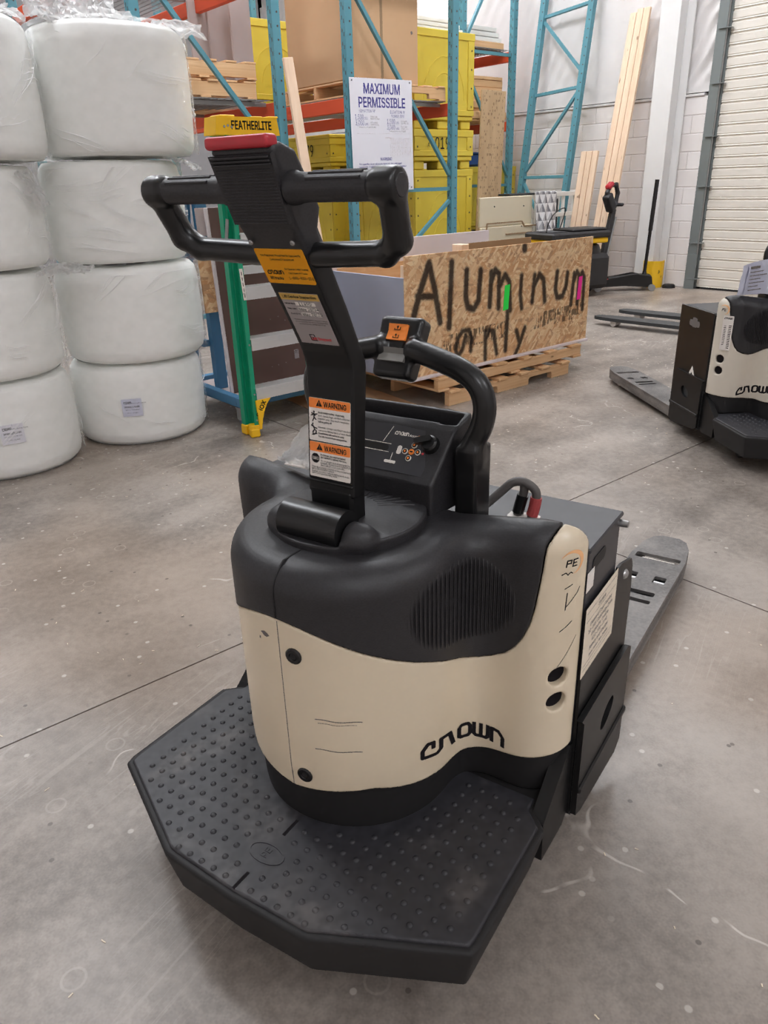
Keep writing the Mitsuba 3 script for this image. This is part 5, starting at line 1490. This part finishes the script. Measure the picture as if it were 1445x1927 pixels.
def leaning_sheet(x0, x1, y, z0, h, lean_, t, M=None):
    return at(box(0, x1 - x0, 0, t, 0, h, 0.0015), mat4((x0, y, z0), rx=-lean_))


sh = thing('phenolic_panel', 'dark brown phenolic plywood panel with a pale edge, leaning on the blue cart', 'panel')
obj('face', leaning_sheet(2.232, 2.92, 4.2, 0.157, 1.1, 4.0, 0.004), 'phenolic', sh)
obj('core', leaning_sheet(2.214, 2.92, 4.2045, 0.157, 1.1, 4.0, 0.019), 'panel_white', sh)
_n = [at(rod((0, 0, 0), (0, -0.003, 0), 0.003, 6), mat4((2.26 + dx, 4.199 + 0.07 * z, 0.157 + z))) for dx, z in ((0.3, 0.42), (0.36, 0.43), (0.27, 0.12), (0.32, 0.125), (0.38, 0.13), (0.41, 0.4), (0.05, 0.06))]
obj('screw_heads', cat(*_n), 'zinc', sh)
labels[f'{sh}__screw_heads'] = {'kind': 'stuff', 'label': 'small screw heads'}
FT = frame((2.73, 4.199 + 0.07 * 0.17, 0.33), (1, 0, 0), (0, 0.07, 0.997))
tg = obj('silver_tag', at(prism(rrect(0.035, 0.06, 0.002), 0.001), FT), 'label_silver', sh)
obj('printed_mark', at(strokes([[(-0.01, 0.0), (-0.01, 0.018), (0.008, 0.018)], [(-0.004, 0.004), (0.002, 0.012), (0.009, 0.008)], [(-0.002, 0.0), (0.01, 0.002)]], 0.0025, 0.0004), FT @ mat4((0, 0.004, 0.001))), 'ink', tg)
tag(obj('chipboard_offcut', leaning_sheet(2.155, 2.5, 4.30, 0.655, 0.345, 3.0, 0.016), 'osb'), 'short strip of chipboard behind the brown panel on the blue cart', 'board')
tag(obj('foam_offcut', leaning_sheet(2.18, 2.36, 4.31, 1.10, 0.155, 3.0, 0.03), 'sheet_grey'), 'grey offcut standing on the chipboard strip behind the brown panel', 'offcut')

ld = thing('step_ladder', 'folded green fibreglass step ladder with a yellow top, standing before the blue cart', 'ladder')
LC = 2.36


def ladder_pt(s, z, rear=0.0):
    """s: -1 or 1, side; z height. Front rails lean back and close in towards the top."""
    f = z / 1.7
    return np.array([LC + 0.02 * f + s * (0.25 - 0.09 * f), 3.77 + 0.2 * f + rear * (0.36 + 0.1 * f), z])


for s in (-1, 1):
    a, b = ladder_pt(s, 0.03), ladder_pt(s, 1.66)
    g = sbox(-0.034, -0.014, 0.034, 0.014).difference(sbox(-0.03, -0.009, 0.03, 0.02))
    rl = obj('front_rail', at(prism(g, np.linalg.norm(b - a)), frame(a, (0.0, 1, -0.12) if s < 0 else (0, -1, 0.12), np.cross(b - a, (0, 1, 0)))), 'ladder_green', ld)
    obj('rivets', cat(*[rod(ladder_pt(s, z) + [s * 0.0, -0.036, 0], ladder_pt(s, z) + [s * 0.0, -0.041, 0], 0.006, 8) for z in (0.1, 0.25, 0.53, 0.81, 1.09)]), 'steel', rl)
    labels[f'{rl}__rivets'] = {'kind': 'stuff', 'label': 'small steel rivets'}
    if s < 0:
        q = ladder_pt(s, 0.86) + [0, -0.037, 0]
        lb = obj('notice', at(prism(rrect(0.022, 0.17, 0.003), 0.001), frame(q, (1, 0, 0), (0, 0.12, 1))), 'print_white', rl)
        obj('print_lines', at(cat(*[prism(sbox(-0.003, -0.07 + 0.03 * i, 0.003, -0.052 + 0.03 * i), 0.0004, 0.001) for i in range(5)]), frame(q, (1, 0, 0), (0, 0.12, 1))), 'ink_grey', ld, smooth=False)
    ft = obj('foot', at(cat(box(-0.036, 0.036, -0.022, 0.034, 0, 0.05, 0.006), box(-0.03, 0.03, -0.03, 0.03, 0.048, 0.072, 0.004)), frame((a[0], a[1] - 0.005, 0.001), (0.3, 1, 0), (-1, 0.3, 0))), 'tool_yellow', ld)
    ra, rb = ladder_pt(s, 0.03, 0.2) + [s * 0.015, 0, 0], ladder_pt(s, 1.62, 0.2) + [s * 0.01, 0, 0]
    obj('rear_rail', beam(ra, rb, 0.028, 0.045, (0, 1, 0)), 'ladder_green', ld)
    obj('foot', at(box(-0.02, 0.02, -0.03, 0.03, 0, 0.06, 0.006), mat4((ra[0], ra[1], 0.001))), 'tool_yellow', ld)
    obj('spreader', cat(beam(ladder_pt(s, 1.0) + [s * 0.02, 0.02, 0], ladder_pt(s, 1.12, 0.2) + [s * 0.02, 0, 0], 0.004, 0.022), beam(ladder_pt(s, 1.0, 0.2) + [s * 0.024, 0, 0], ladder_pt(s, 1.2) + [s * 0.024, 0.02, 0], 0.004, 0.022)), 'zinc', ld)
    pts = [(0, 0), (0.10, 0.0), (0.07, -0.03), (0.045, -0.07), (0.025, -0.12), (0.012, -0.17), (0, -0.17)]
    br = obj('corner_brace', at(prism([(-s * x, z) for x, z in pts], 0.012), frame((a[0] - s * 0.03 * 0 - s * 0.012, ladder_pt(s, 0.15)[1] - 0.03, 0.215), (1, 0, 0), (0, 0.12, 1))), 'tool_yellow', ld)
    if s < 0:
        obj('lettering', at(text('SHOX', 0.026, 0.0006, True), frame((a[0] + 0.022, ladder_pt(s, 0.1)[1] - 0.0315 + 0.012 - 0.012, 0.115), (0.5, 0, 0.8), (-0.8, 0.1, 0.5)) @ mat4((0, 0, 0.0128))), 'ink', br, smooth=False)
for z in (0.25, 0.53, 0.81, 1.09, 1.37):
    a, b = ladder_pt(-1, z), ladder_pt(1, z)
    st = obj('step', cat(box(a[0] + 0.012, b[0] - 0.012, a[1] - 0.042, a[1] + 0.05, z + 0.028, z + 0.034), box(a[0] + 0.012, b[0] - 0.012, a[1] - 0.045, a[1] - 0.04, z - 0.035, z + 0.034)), 'aluminium', ld)
    obj('tread_ribs', cat(*[box(a[0] + 0.014, b[0] - 0.014, a[1] - 0.047, a[1] - 0.044, z + 0.028 - 0.011 * i, z + 0.033 - 0.011 * i) for i in range(3)]), 'aluminium', st)
z = 0.90
obj('rear_bar', box(ladder_pt(-1, z)[0] + 0.01, ladder_pt(1, z)[0] - 0.01, ladder_pt(1, z, 0.2)[1] - 0.02, ladder_pt(1, z, 0.2)[1] + 0.02, z, z + 0.045), 'aluminium', ld)
ty = ladder_pt(1, 1.66)[1]
tp = obj('top_cap', cat(at(prism([(-0.2, 0.0), (0.2, 0.0), (0.185, 0.088), (-0.185, 0.088)], 0.13), frame((LC - 0.022, ty + 0.08, 1.615), (1, 0, 0), (0, 0, 1))), box(LC - 0.18, LC - 0.09, ty - 0.04, ty + 0.07, 1.7, 1.712, 0.004), box(LC + 0.02, LC + 0.08, ty - 0.04, ty + 0.07, 1.7, 1.708, 0.003), box(LC + 0.12, LC + 0.18, ty - 0.04, ty + 0.07, 1.7, 1.71, 0.003)), 'tool_yellow', ld)
obj('lettering', at(text('FEATHERLITE', 0.040, 0.0008, True, 'c', 0.68), frame((LC + 0.0, ty - 0.0505, 1.643), (1, 0, 0), (0, 0, 1))), 'ink', tp, smooth=False)
obj('rivets', cat(*[at(lathe([(0.0001, 0.003), (0.006, 0.002), (0.007, 0)], 10), frame((LC - 0.165 + dx, ty - 0.0505, 1.655 + dz), (1, 0, 0), (0, 0, 1))) for dx, dz in ((0, 0), (0.022, 0.004), (0.044, -0.002))]), 'zinc', tp)
labels[f'{tp}__rivets'] = {'kind': 'stuff', 'label': 'small steel rivets'}

# ---------------------------------------------------------------- the chipboard crate on pallets
LETTERS = [  # spray-painted strokes: (points, half width) in metres from the panel's lower left corner
    ([(0.07, 0.40), (0.12, 0.53), (0.20, 0.70)], 0.020), ([(0.20, 0.70), (0.245, 0.55), (0.295, 0.335)], 0.019), ([(0.10, 0.515), (0.25, 0.50)], 0.017),
    ([(0.395, 0.69), (0.385, 0.5), (0.375, 0.29)], 0.018), ([(0.53, 0.63), (0.525, 0.47), (0.545, 0.40), (0.60, 0.38), (0.645, 0.43), (0.66, 0.62)], 0.018),
    ([(0.765, 0.60), (0.755, 0.38)], 0.017), ([(0.76, 0.52), (0.80, 0.61), (0.84, 0.58), (0.845, 0.36)], 0.016), ([(0.845, 0.5), (0.90, 0.57), (0.945, 0.52), (0.965, 0.33)], 0.016),
    ([(1.07, 0.55), (1.065, 0.42), (1.085, 0.33)], 0.014), ([(1.09, 0.72), (1.088, 0.735)], 0.022), ([(1.21, 0.54), (1.195, 0.36)], 0.015), ([(1.205, 0.46), (1.26, 0.54), (1.31, 0.50), (1.335, 0.35)], 0.016),
    ([(1.46, 0.54), (1.45, 0.42), (1.475, 0.36), (1.535, 0.36), (1.57, 0.42), (1.58, 0.52)], 0.016), ([(1.66, 0.51), (1.645, 0.29)], 0.015), ([(1.655, 0.44), (1.69, 0.52), (1.72, 0.49), (1.72, 0.29)], 0.015), ([(1.72, 0.42), (1.755, 0.51), (1.785, 0.47), (1.79, 0.24)], 0.015),
    ([(0.53, 0.22), (0.50, 0.13), (0.46, 0.09), (0.44, 0.13), (0.46, 0.21), (0.50, 0.25), (0.56, 0.25), (0.585, 0.19), (0.58, 0.11)], 0.013), ([(0.72, 0.22), (0.725, 0.03)], 0.013), ([(0.72, 0.16), (0.76, 0.22), (0.80, 0.21), (0.84, 0.05)], 0.013),
    ([(0.94, 0.36), (0.935, 0.2), (0.93, 0.06)], 0.015), ([(1.04, 0.18), (1.075, 0.10)], 0.014), ([(1.13, 0.19), (1.08, 0.08), (1.03, 0.0)], 0.013)]
OX0, OX1, OY, OZ0, OZ1 = 3.07, 4.93, 3.49, 0.2, 0.955


def osb_sign(p, n, uv):
    u, v = p.x - OX0, p.z - OZ0
    c = osb_color(p.x, p.z)
    d = mi.Float(1.0)
    for pts, w in LETTERS:
        for a, b in zip(pts[:-1], pts[1:]):
            ex, ey = b[0] - a[0], b[1] - a[1]
            t = dr.clip(((u - a[0]) * ex + (v - a[1]) * ey) / (ex * ex + ey * ey), 0, 1)
            d = dr.minimum(d, dr.sqrt(dr.square(u - a[0] - t * ex) + dr.square(v - a[1] - t * ey)) - w)
    grain = noise(p.x * 220, p.z * 220)
    ink = smoothstep(0.016, -0.006, d + 0.008 * (grain - 0.5)) * dr.select(n.y < -0.5, 1.0, 0.0)
    # stencilled grade marks
    bx = smoothstep(0.5, 0.52, noise(u * 110, v * 26)) * dr.select((v > 0.20 + 0.035 * u - 0.08) & (v < 0.31 + 0.035 * u - 0.08), 1.0, 0.0) * dr.select(((u > 0.30) & (u < 0.92)) | ((u > 1.22) & (u < 1.80)), 1.0, 0.0) * dr.select(n.y < -0.5, 1.0, 0.0)
    c = mix(c, lin(58, 44, 36), 0.75 * bx * smoothstep(0.3, 0.5, noise(u * 14, v * 36)))
    return mix(c, lin(44, 40, 40), 0.93 * ink)


matte('osb_sign', None, color=proc(osb_sign))
cr = thing('chipboard_crate', 'open chipboard crate sprayed Aluminum only, standing on stacked pallets', 'crate')
fr = obj('front_panel', box(OX0, OX1, OY, OY + 0.012, OZ0, OZ1, 0.001), 'osb_sign', cr)
for x, z, mt_, s in ((3.985, 0.62, 'mark_green', 0.05), (4.80, 0.60, 'mark_pink', 0.042)):
    q = obj('flagging_mark', at(prism(Polygon([(-s / 2, -0.085), (s / 2 + 0.002, -0.08), (s / 2 + 0.012, 0.085), (-s / 2 + 0.01, 0.08)]), 0.001), frame((x, OY - 0.0012, z), (1, 0, 0), (0, 0, 1))), mt_, fr)
obj('foam_strip', box(OX0 + 0.01, OX1 - 0.01, OY - 0.03, OY - 0.0005, OZ0 - 0.004, OZ0 + 0.014, 0.003), 'panel_white', cr)
obj('side_panel', box(OX0 + 0.0, OX0 + 0.018, OY + 0.0125, 4.74, OZ0, 0.83, 0.001), 'panel_bluegrey', cr)
obj('inner_sheet', box(OX0 + 0.03, 4.0, 4.2, 4.212, OZ0, 0.845), 'pine_x', cr)
obj('corner_post', box(OX0 + 0.018, OX0 + 0.05, OY + 0.0125, OY + 0.06, OZ0, 0.9), 'pine_z', cr)
obj('back_panel', box(3.0, 5.16, 4.74, 4.755, OZ0, 0.955, 0.001), 'panel_white', cr)
obj('side_panel', box(OX1 - 0.02, OX1, OY + 0.0125, 4.74, OZ0, 0.7, 0.001), 'osb', cr)
obj('floor_sheet', box(OX0 + 0.02, OX1 - 0.02, OY + 0.013, 4.74, OZ0, OZ0 + 0.012), 'ply_face', cr)
tag(obj('cardboard_sheet', box(4.2, 4.9, 4.05, 4.065, 0.215, 0.935), 'kraft_dark'), 'brown cardboard panel standing inside the chipboard crate', 'cardboard')
tag(obj('wood_block', box(4.12, 4.2, 4.05, 4.15, 0.215, 0.93, 0.004), 'pine_z'), 'short wooden post beside the brown cardboard inside the crate', 'lumber')
pallet('light wooden pallet directly under the chipboard crate, topmost of two', 3.28, 3.42, 0.105, 1.50, 1.28, 6, sh=0.055, mats=('pine_x', 'pine_y'), notch=False)
lp = thing('pallet', 'light wooden pallet on the floor under the chipboard crate, lowest of two', 'pallet')
_sg = sbox(0, 0, 1.26, 0.085).difference(unary_union([rrect(0.26, 0.1, 0.02, 0.34, 0.0), rrect(0.26, 0.1, 0.02, 0.93, 0.0)]))
_sm = shape(at(prism(_sg, 0.04), np.array([[1, 0, 0, 0], [0, 0, -1, 0.04], [0, 1, 0, 0], [0, 0, 0, 1.0]])), 'pine_x', False)
for y in (3.40, 3.95, 4.5):
    put('stringer', _sm, lp, mat4((3.36, y, 0.001)))
for i in range(6):
    put('deck_board', shape(box(0, 0.1, -0.02, 1.2, 0, 0.017, 0.003), 'pine_y', False) if i == 0 else scene[f'{lp}__deck_board'], lp, mat4((3.36 + 0.23 * i, 3.40, 0.0865)))
tag(obj('cardboard_sheet', prism([(2.62, 3.62), (3.22, 3.42), (3.3, 4.2), (2.7, 4.35)], 0.004, 0.0005), 'kraft'), 'flat brown cardboard sheet lying on the floor left of the chipboard crate', 'cardboard')

# ---------------------------------------------------------------- shelf pieces, cloth and bed frame at the back
cs = thing('cream_cabinet_shell', 'cream moulded cabinet shell lying behind the chipboard crate', 'cabinet shell')
obj('upper_panel', box(7.15, 8.12, 6.72, 6.76, 0.82, 1.16, 0.008), 'cream_shell', cs)
obj('lower_panel', box(7.15, 8.12, 6.70, 6.74, 0.3, 0.818, 0.008), 'cream_shell', cs)
obj('recess_rim', cat(*[beam(a, b, 0.012, 0.014) for a, b in (((7.25, 6.695, 0.86), (7.9, 6.695, 0.86)), ((7.25, 6.695, 0.86), (7.22, 6.695, 0.62)), ((7.9, 6.695, 0.86), (7.95, 6.695, 0.8)), ((7.95, 6.695, 0.8), (8.2, 6.695, 0.8)), ((7.6, 6.695, 0.72), (8.1, 6.695, 0.72)))]), 'kraft_dark', cs)
obj('base', box(7.15, 8.12, 6.76, 6.96, 0.001, 0.6, 0.01), 'cream_shell', cs)
for x, z in ((7.4, 1.05), (7.95, 1.04), (7.9, 0.8)):
    obj('screw_hole', at(prism(Point(0, 0).buffer(0.008, quad_segs=3), 0.002), frame((x, 6.6995 if z < 0.82 else 6.7195, z), (1, 0, 0), (0, 0, 1))), 'ink', cs)
obj('dark_lid', box(7.75, 8.3, 6.78, 6.98, 1.16, 1.185, 0.004), 'dark_steel', cs)
bf = thing('bed_frame', 'white slatted bed frame standing behind the black walkie truck', 'bed frame')
for z in (0.3, 0.62, 0.88, 1.13):
    obj('rail', box(8.2, 9.02, 6.70, 6.725, z, z + 0.055, 0.004), 'foam_white', bf)
for x in (8.2, 8.75, 8.97):
    obj('post', box(x, x + 0.05, 6.725, 6.76, 0.002, 1.19, 0.006), 'foam_white', bf)
tag(obj('dark_panel', box(8.26, 8.74, 6.79, 6.81, 0.002, 1.1, 0.004), 'dark_steel'), 'dark flat panel standing behind the white slatted bed frame', 'panel')


def cloth_fn(p, n, uv):
    a, b = p.x * 8.6, p.z * 8.6 * 1.1
    r = dr.floor(b)
    fx = a + 0.5 * r - dr.floor(a + 0.5 * r)
    fz = b - r
    tri = dr.select(dr.abs(fx - 0.5) * 2 < 1 - fz, 1.0, 0.0)
    half = dr.select(fx > 0.5, 1.0, 0.6)
    return mix(lin(232, 232, 234), lin(128, 128, 134), tri * half)


matte('cloth_print', None, color=proc(cloth_fn))
_U, _V = np.meshgrid(np.linspace(0, 1, 60), np.linspace(0, 1, 60), indexing='ij')
_x = 8.11 + 0.45 * _U + 0.05 * _V * (0.5 - _U)
_s = _V * 0.62
_z = np.where(_s < 0.08, 1.20 + 0 * _s, 1.20 - (_s - 0.08)) - 0.06 * _V * (_U - 0.4) ** 2 * 4
_y = np.where(_s < 0.08, 6.73 - _s * 0.62, 6.68) - 0.018 * np.sin(_U * 17 + 2 * _V) * _V - 0.03 * _V
_P = np.stack([_x, _y, _z], -1).reshape(-1, 3)
_i, _j = np.meshgrid(np.arange(59), np.arange(59), indexing='ij')
_Q = np.stack([_i * 60 + _j, _i * 60 + _j + 1, (_i + 1) * 60 + _j + 1, (_i + 1) * 60 + _j], -1).reshape(-1, 4)
tag(obj('patterned_cloth', trimesh.Trimesh(_P, np.vstack([_Q[:, [0, 1, 2]], _Q[:, [0, 2, 3]]]), process=False), 'cloth_print', smooth=True), 'white cloth with grey triangles draped over the white bed frame', 'cloth')

# ---------------------------------------------------------------- walkie truck and floor jack by the wall
wk = thing('walkie_truck', 'black and yellow walk-behind pallet truck by the block wall behind the crate', 'pallet truck')
WM = mat4((7.9, 5.95, 0), -14)
obj('lower_cover', box(-0.05, 0.44, -0.3, 0.3, 0.09, 0.5, 0.05), 'black_plastic', wk, WM)
obj('motor_dome', at(lathe([(0.0001, 0.12), (0.12, 0.115), (0.17, 0.09), (0.19, 0.04), (0.2, 0.0), (0.0001, 0.0)], 28), mat4((0.24, -0.02, 0.5))), 'black_plastic', wk, WM)
obj('yellow_band', box(-0.42, 0.4, -0.26, 0.28, 0.621, 0.68, 0.012), 'tool_yellow', wk, WM)
obj('battery_case', box(-0.42, -0.056, -0.28, 0.28, 0.12, 0.62, 0.02), 'dark_steel', wk, WM)
tpc = obj('top_cover', cat(box(-0.45, 0.42, -0.28, 0.29, 0.681, 0.76, 0.02), box(-0.1, 0.42, -0.2, 0.2, 0.76, 0.79, 0.012)), 'black_plastic', wk, WM)
obj('display', box(-0.4, -0.16, -0.18, 0.1, 0.76, 0.77, 0.004), 'dark_grey_plastic', tpc, WM)
obj('charge_cord', tube(smoothpath([(-0.42, -0.1, 0.76), (-0.4, -0.12, 0.88), (-0.3, -0.1, 0.98), (-0.12, -0.05, 1.02), (-0.14, -0.03, 0.86), (-0.16, 0, 0.765)], 6), 0.006, 8), 'dark_rubber', wk, WM)
obj('drive_wheel', at(lathe([(0.0001, -0.05), (0.1, -0.05), (0.115, -0.035), (0.115, 0.035), (0.1, 0.05), (0.0001, 0.05)], 24), frame((0.3, 0, 0.116), (1, 0, 0), (0, 0, 1))), 'dark_rubber', wk, WM)
for sy in (-0.19, 0.19):
    obj('fork', box(-1.35, -0.4, sy - 0.08, sy + 0.08, 0.05, 0.09, 0.008), 'dark_steel', wk, WM)
    obj('load_wheel', at(lathe([(0.0001, -0.04), (0.042, -0.04), (0.042, 0.04), (0.0001, 0.04)], 16), frame((-1.2, sy, 0.0425), (1, 0, 0), (0, 0, 1))), 'print_white', wk, WM)
a, b = np.array([8.50, 5.9, 0.14]), np.array([8.70, 5.9, 0.98])
tl = obj('tiller', beam(a, b, 0.06, 0.075, (1, 0, 0), 0.008), 'black_plastic', wk)
obj('gas_strut', rod(a + [0.06, -0.02, 0.05], b + [0.045, -0.02, -0.1], 0.014, 10), 'zinc', tl)
u = (b - a) / np.linalg.norm(b - a)
HFr = frame(b, (0.83, 0.0, 0.55), (-0.55, 0, 0.83))


def f_loop(x, y, z):
    d = None
    P = [(-0.04, 0.02, 0), (-0.06, 0.12, 0), (-0.02, 0.22, 0.0), (0.06, 0.25, 0.0), (0.14, 0.2, 0.0), (0.13, 0.1, 0.0), (0.05, 0.02, 0), (-0.04, 0.02, 0)]
    for p, q in zip(P[:-1], P[1:]):
        c = s_cap(x, y, z, p, q, 0.022)
        d = c if d is None else smin(d, c, 0.01)
    d = smin(d, s_box(x, y, z, (-0.03, 0.1, 0.0), (0.045, 0.1, 0.045), 0.02), 0.015)
    return smin(d, s_cap(x, y, z, (0.04, 0.02, -0.09), (0.04, 0.02, 0.09), 0.018), 0.02)


HFr = HFr @ np.diag([1.2, 1.1, 1.2, 1.0])
hl = obj('control_handle', at(sdf_mesh(f_loop, (-0.12, -0.04, -0.13), (0.19, 0.3, 0.13), 0.008), HFr), 'black_plastic', wk, smooth=45)
obj('reversing_button', at(box(0.0, 0.09, 0.235, 0.285, -0.035, 0.035, 0.014), HFr), 'red_plastic', hl)

jk = thing('floor_jack', 'low black floor jack with a long upright handle beside the white column', 'floor jack')
JM = mat4((8.9, 5.56, 0), 138) @ np.diag([1.3, 1.3, 1.3, 1.0])
for s in (-1, 1):
    obj('side_plate', at(prism([(-0.12, 0.03), (0.16, 0.05), (0.46, 0.04), (0.5, 0.06), (0.3, 0.12), (0.05, 0.16), (-0.1, 0.13)], 0.012), np.array([[1, 0, 0, 0], [0, 0, 1, s * 0.085 - 0.006], [0, 1, 0, 0], [0, 0, 0, 1.0]])), 'black_gloss', jk, JM)
    obj('front_wheel', at(lathe([(0.0001, -0.02), (0.035, -0.02), (0.035, 0.02), (0.0001, 0.02)], 18), frame((0.42, s * 0.105, 0.0355), (1, 0, 0), (0, 0, 1))), 'zinc', jk, JM)
    obj('caster', at(lathe([(0.0001, -0.015), (0.032, -0.015), (0.032, 0.015), (0.0001, 0.015)], 18), frame((-0.1, s * 0.12, 0.0325), (1, 0, 0), (0, 0, 1))), 'zinc', jk, JM)
obj('hydraulic_unit', cat(box(-0.11, 0.1, -0.07, 0.07, 0.05, 0.15, 0.02), tube([(0.0, 0, 0.12), (0.3, 0, 0.1)], 0.035, 14)), 'black_gloss', jk, JM)
obj('lift_arm', box(0.12, 0.52, -0.05, 0.05, 0.07, 0.11, 0.01), 'red_plastic', jk, JM)
obj('saddle', at(lathe([(0.0001, 0.02), (0.05, 0.02), (0.052, 0.0), (0.0001, 0.0)], 20), mat4((0.5, 0, 0.11))), 'dark_steel', jk, JM)
a, b = np.array([8.95, 5.52, 0.13]), np.array([8.985, 5.50, 1.30])
hn = obj('handle', tube([a, a + (b - a) * 0.08, a + (b - a) * 0.081, a + (b - a) * 0.5, a + (b - a) * 0.501, b], [0.045, 0.024, 0.02, 0.02, 0.025, 0.025], 14), 'black_gloss', jk)

# ---------------------------------------------------------------- the other trucks
SKIP2 = ('inspection_plate', 'service_sheet')
T2M = truck_matrix(3.417, 0.65, 34.2)
T2 = place_truck(2, 'pallet_truck', 'black and cream ride-on pallet truck cut off by the right picture edge', T2M, SKIP2, {'cream_paint': 'cream_lit'})


def loc2(x, y, z):
    return T2M @ mat4((x, y, z))


F = frame((-0.3875, 1.1325, 0.62), (0.62, -0.78, 0), (0, 0, 1))
sl = obj('capacity_label', at(prism(rrect(0.052, 0.17, 0.003), 0.0008), F), 'print_white', T2, T2M)
obj('lettering', cat(at(wordmark(0.0095, 0.0004, 0.22), F @ mat4((-0.02, 0.068, 0.0008))), *[at(prism(sbox(-0.018, y, -0.006, y + 0.003), 0.0004), F @ mat4((0, 0, 0.0008))) for y in np.arange(-0.06, 0.04, 0.0085)], *[at(prism(sbox(0.006, y, 0.02, y + 0.0035), 0.0004), F @ mat4((0, 0, 0.0008))) for y in np.arange(-0.075, 0.04, 0.0085)]), 'ink', sl, T2M, smooth=False)
F = frame((-0.4212, 1.36, 0.352), (0, -1, 0), (0, 0, 1))
dm = obj('hazard_label', at(prism(Polygon([(0, 0.055), (0.036, 0), (0, -0.05), (-0.036, 0)]), 0.0008), F), 'print_white', T2, T2M)
obj('lettering', at(cat(prism(Polygon([(-0.014, 0.005), (0.014, 0.005), (0, 0.02)]), 0.0004), *[prism(sbox(-0.015 + 0.002 * i, -0.008 - 0.006 * i, 0.015 - 0.002 * i, -0.006 - 0.006 * i), 0.0004) for i in range(4)]), F @ mat4((0, 0, 0.0008))), 'ink', dm, T2M, smooth=False)


def folder(U, V):
    return np.stack([-0.33 + 0.16 * U + 0.0 * V, 1.14 + 0.02 * np.sin(U * 3) - 0.02 * V, 0.80 + 0.14 * V + 0.03 * U * V], -1)


pp = thing('folded_papers', 'folded printed papers in a clear sleeve standing on the pallet truck at the right edge', 'papers')
m = crumple(16, 16, folder, 4, 0.002)
obj('sheets', cat(m, at(m, mat4((0.004, 0.004, 0.003), 2)), at(m, mat4((0.0, 0.01, 0.0), 1))), 'paper_blue', pp, T2M)
_pl = []
for i in range(7):
    _pl.append(at(prism(sbox(0.0, 0, 0.05 + 0.05 * ((i * 37) % 5) / 5, 0.004 if i else 0.012), 0.0006), frame((-0.318, 1.1255 - 0.0, 0.925 - 0.017 * i), (1, 0.06, 0.08), (0, 0, 1))))
obj('print_lines', cat(*_pl), 'ink_grey', pp, T2M)
obj('sleeve', crumple(30, 30, lambda U, V: folder(U * 1.1 - 0.05, V * 1.12 - 0.04) + np.array([0, -0.012, 0]), 8, 0.004), 'film', pp, T2M, smooth=False)

# the clear bag on the near truck's left wing
bg = thing('clear_bag', 'crumpled clear plastic bag with papers lying on the left wing of the near pallet truck', 'plastic bag')
B0 = TRUCK1
_bag = lambda dy, k: (lambda U, V: np.stack([-0.288 + 0.13 * U, 1.166 + dy + 0.03 * V - 0.02 * U, 0.800 + 0.006 + (0.135 * U) * V + 0.01 * np.sin(U * 5 + k) * V], -1))
obj('bag', crumple(40, 40, _bag(0.0, 0), 6, 0.005), 'film_milky', bg, B0, smooth=False)
obj('bag', crumple(40, 40, _bag(0.022, 1), 16, 0.006), 'film_milky', bg, B0, smooth=False)
obj('paper_slip', at(box(-0.26, -0.16, 1.16, 1.2, 0.8, 0.803), mat4((0, 0, 0))), 'print_white', bg, B0)

# long forks of a third truck beyond the right-hand one
T3 = thing('pallet_truck', 'pair of long dark pallet truck forks near the floor beyond the right-hand truck', 'pallet truck')
T3M = truck_matrix(6.93, 1.8, -4.0)
_by = {p: d for p, d, _ in PARTS}
for sx, y0 in ((-1, 0), (1, 0)):
    X = sx * 0.235
    a = prism(affinity.translate(affinity.scale(FORK, 1.0, 1.9, origin=(0, 2.722)), X, 0), 0.03, 0.055)
    obj('fork', a, 'dark_steel', T3, T3M)
    obj('load_wheel', at(lathe([(0.0001, -0.05), (0.032, -0.05), (0.032, 0.05), (0.0001, 0.05)], 16), frame((X, 2.5, 0.0325), (0, 1, 0), (0, 0, 1))), 'print_white', T3, T3M)
obj('carriage', box(-0.36, 0.36, 0.25, 0.38, 0.06, 0.5, 0.01), 'black_paint', T3, T3M)

# wood chips and dust flecks scattered on the slab
_ch = []
for i in range(420):
    x, y = RNG.uniform(-0.3, 5.5), RNG.uniform(0.0, 4.2)
    q = np.linalg.inv(TRUCK1) @ [x, y, 0, 1]
    q2 = np.linalg.inv(T2M) @ [x, y, 0, 1]
    if math.hypot(x, y) < 0.35 or (abs(q[0]) < 0.46 and 0.55 < q[1] < 2.8) or (abs(q2[0]) < 0.46 and 0.55 < q2[1] < 2.8) or (2.5 < x < 3.4 and 3.3 < y):
        continue
    s = RNG.uniform(0.002, 0.007)
    _ch.append(at(box(-s, s, -0.0012, 0.0012, 0.0, 0.0012), mat4((x, y, 0.0003), RNG.uniform(0, 180))))
tag(obj('wood_shavings', cat(*_ch), 'print_cream', smooth=False), 'small pale wood shavings scattered over the concrete floor', 'wood shavings', kind='stuff')
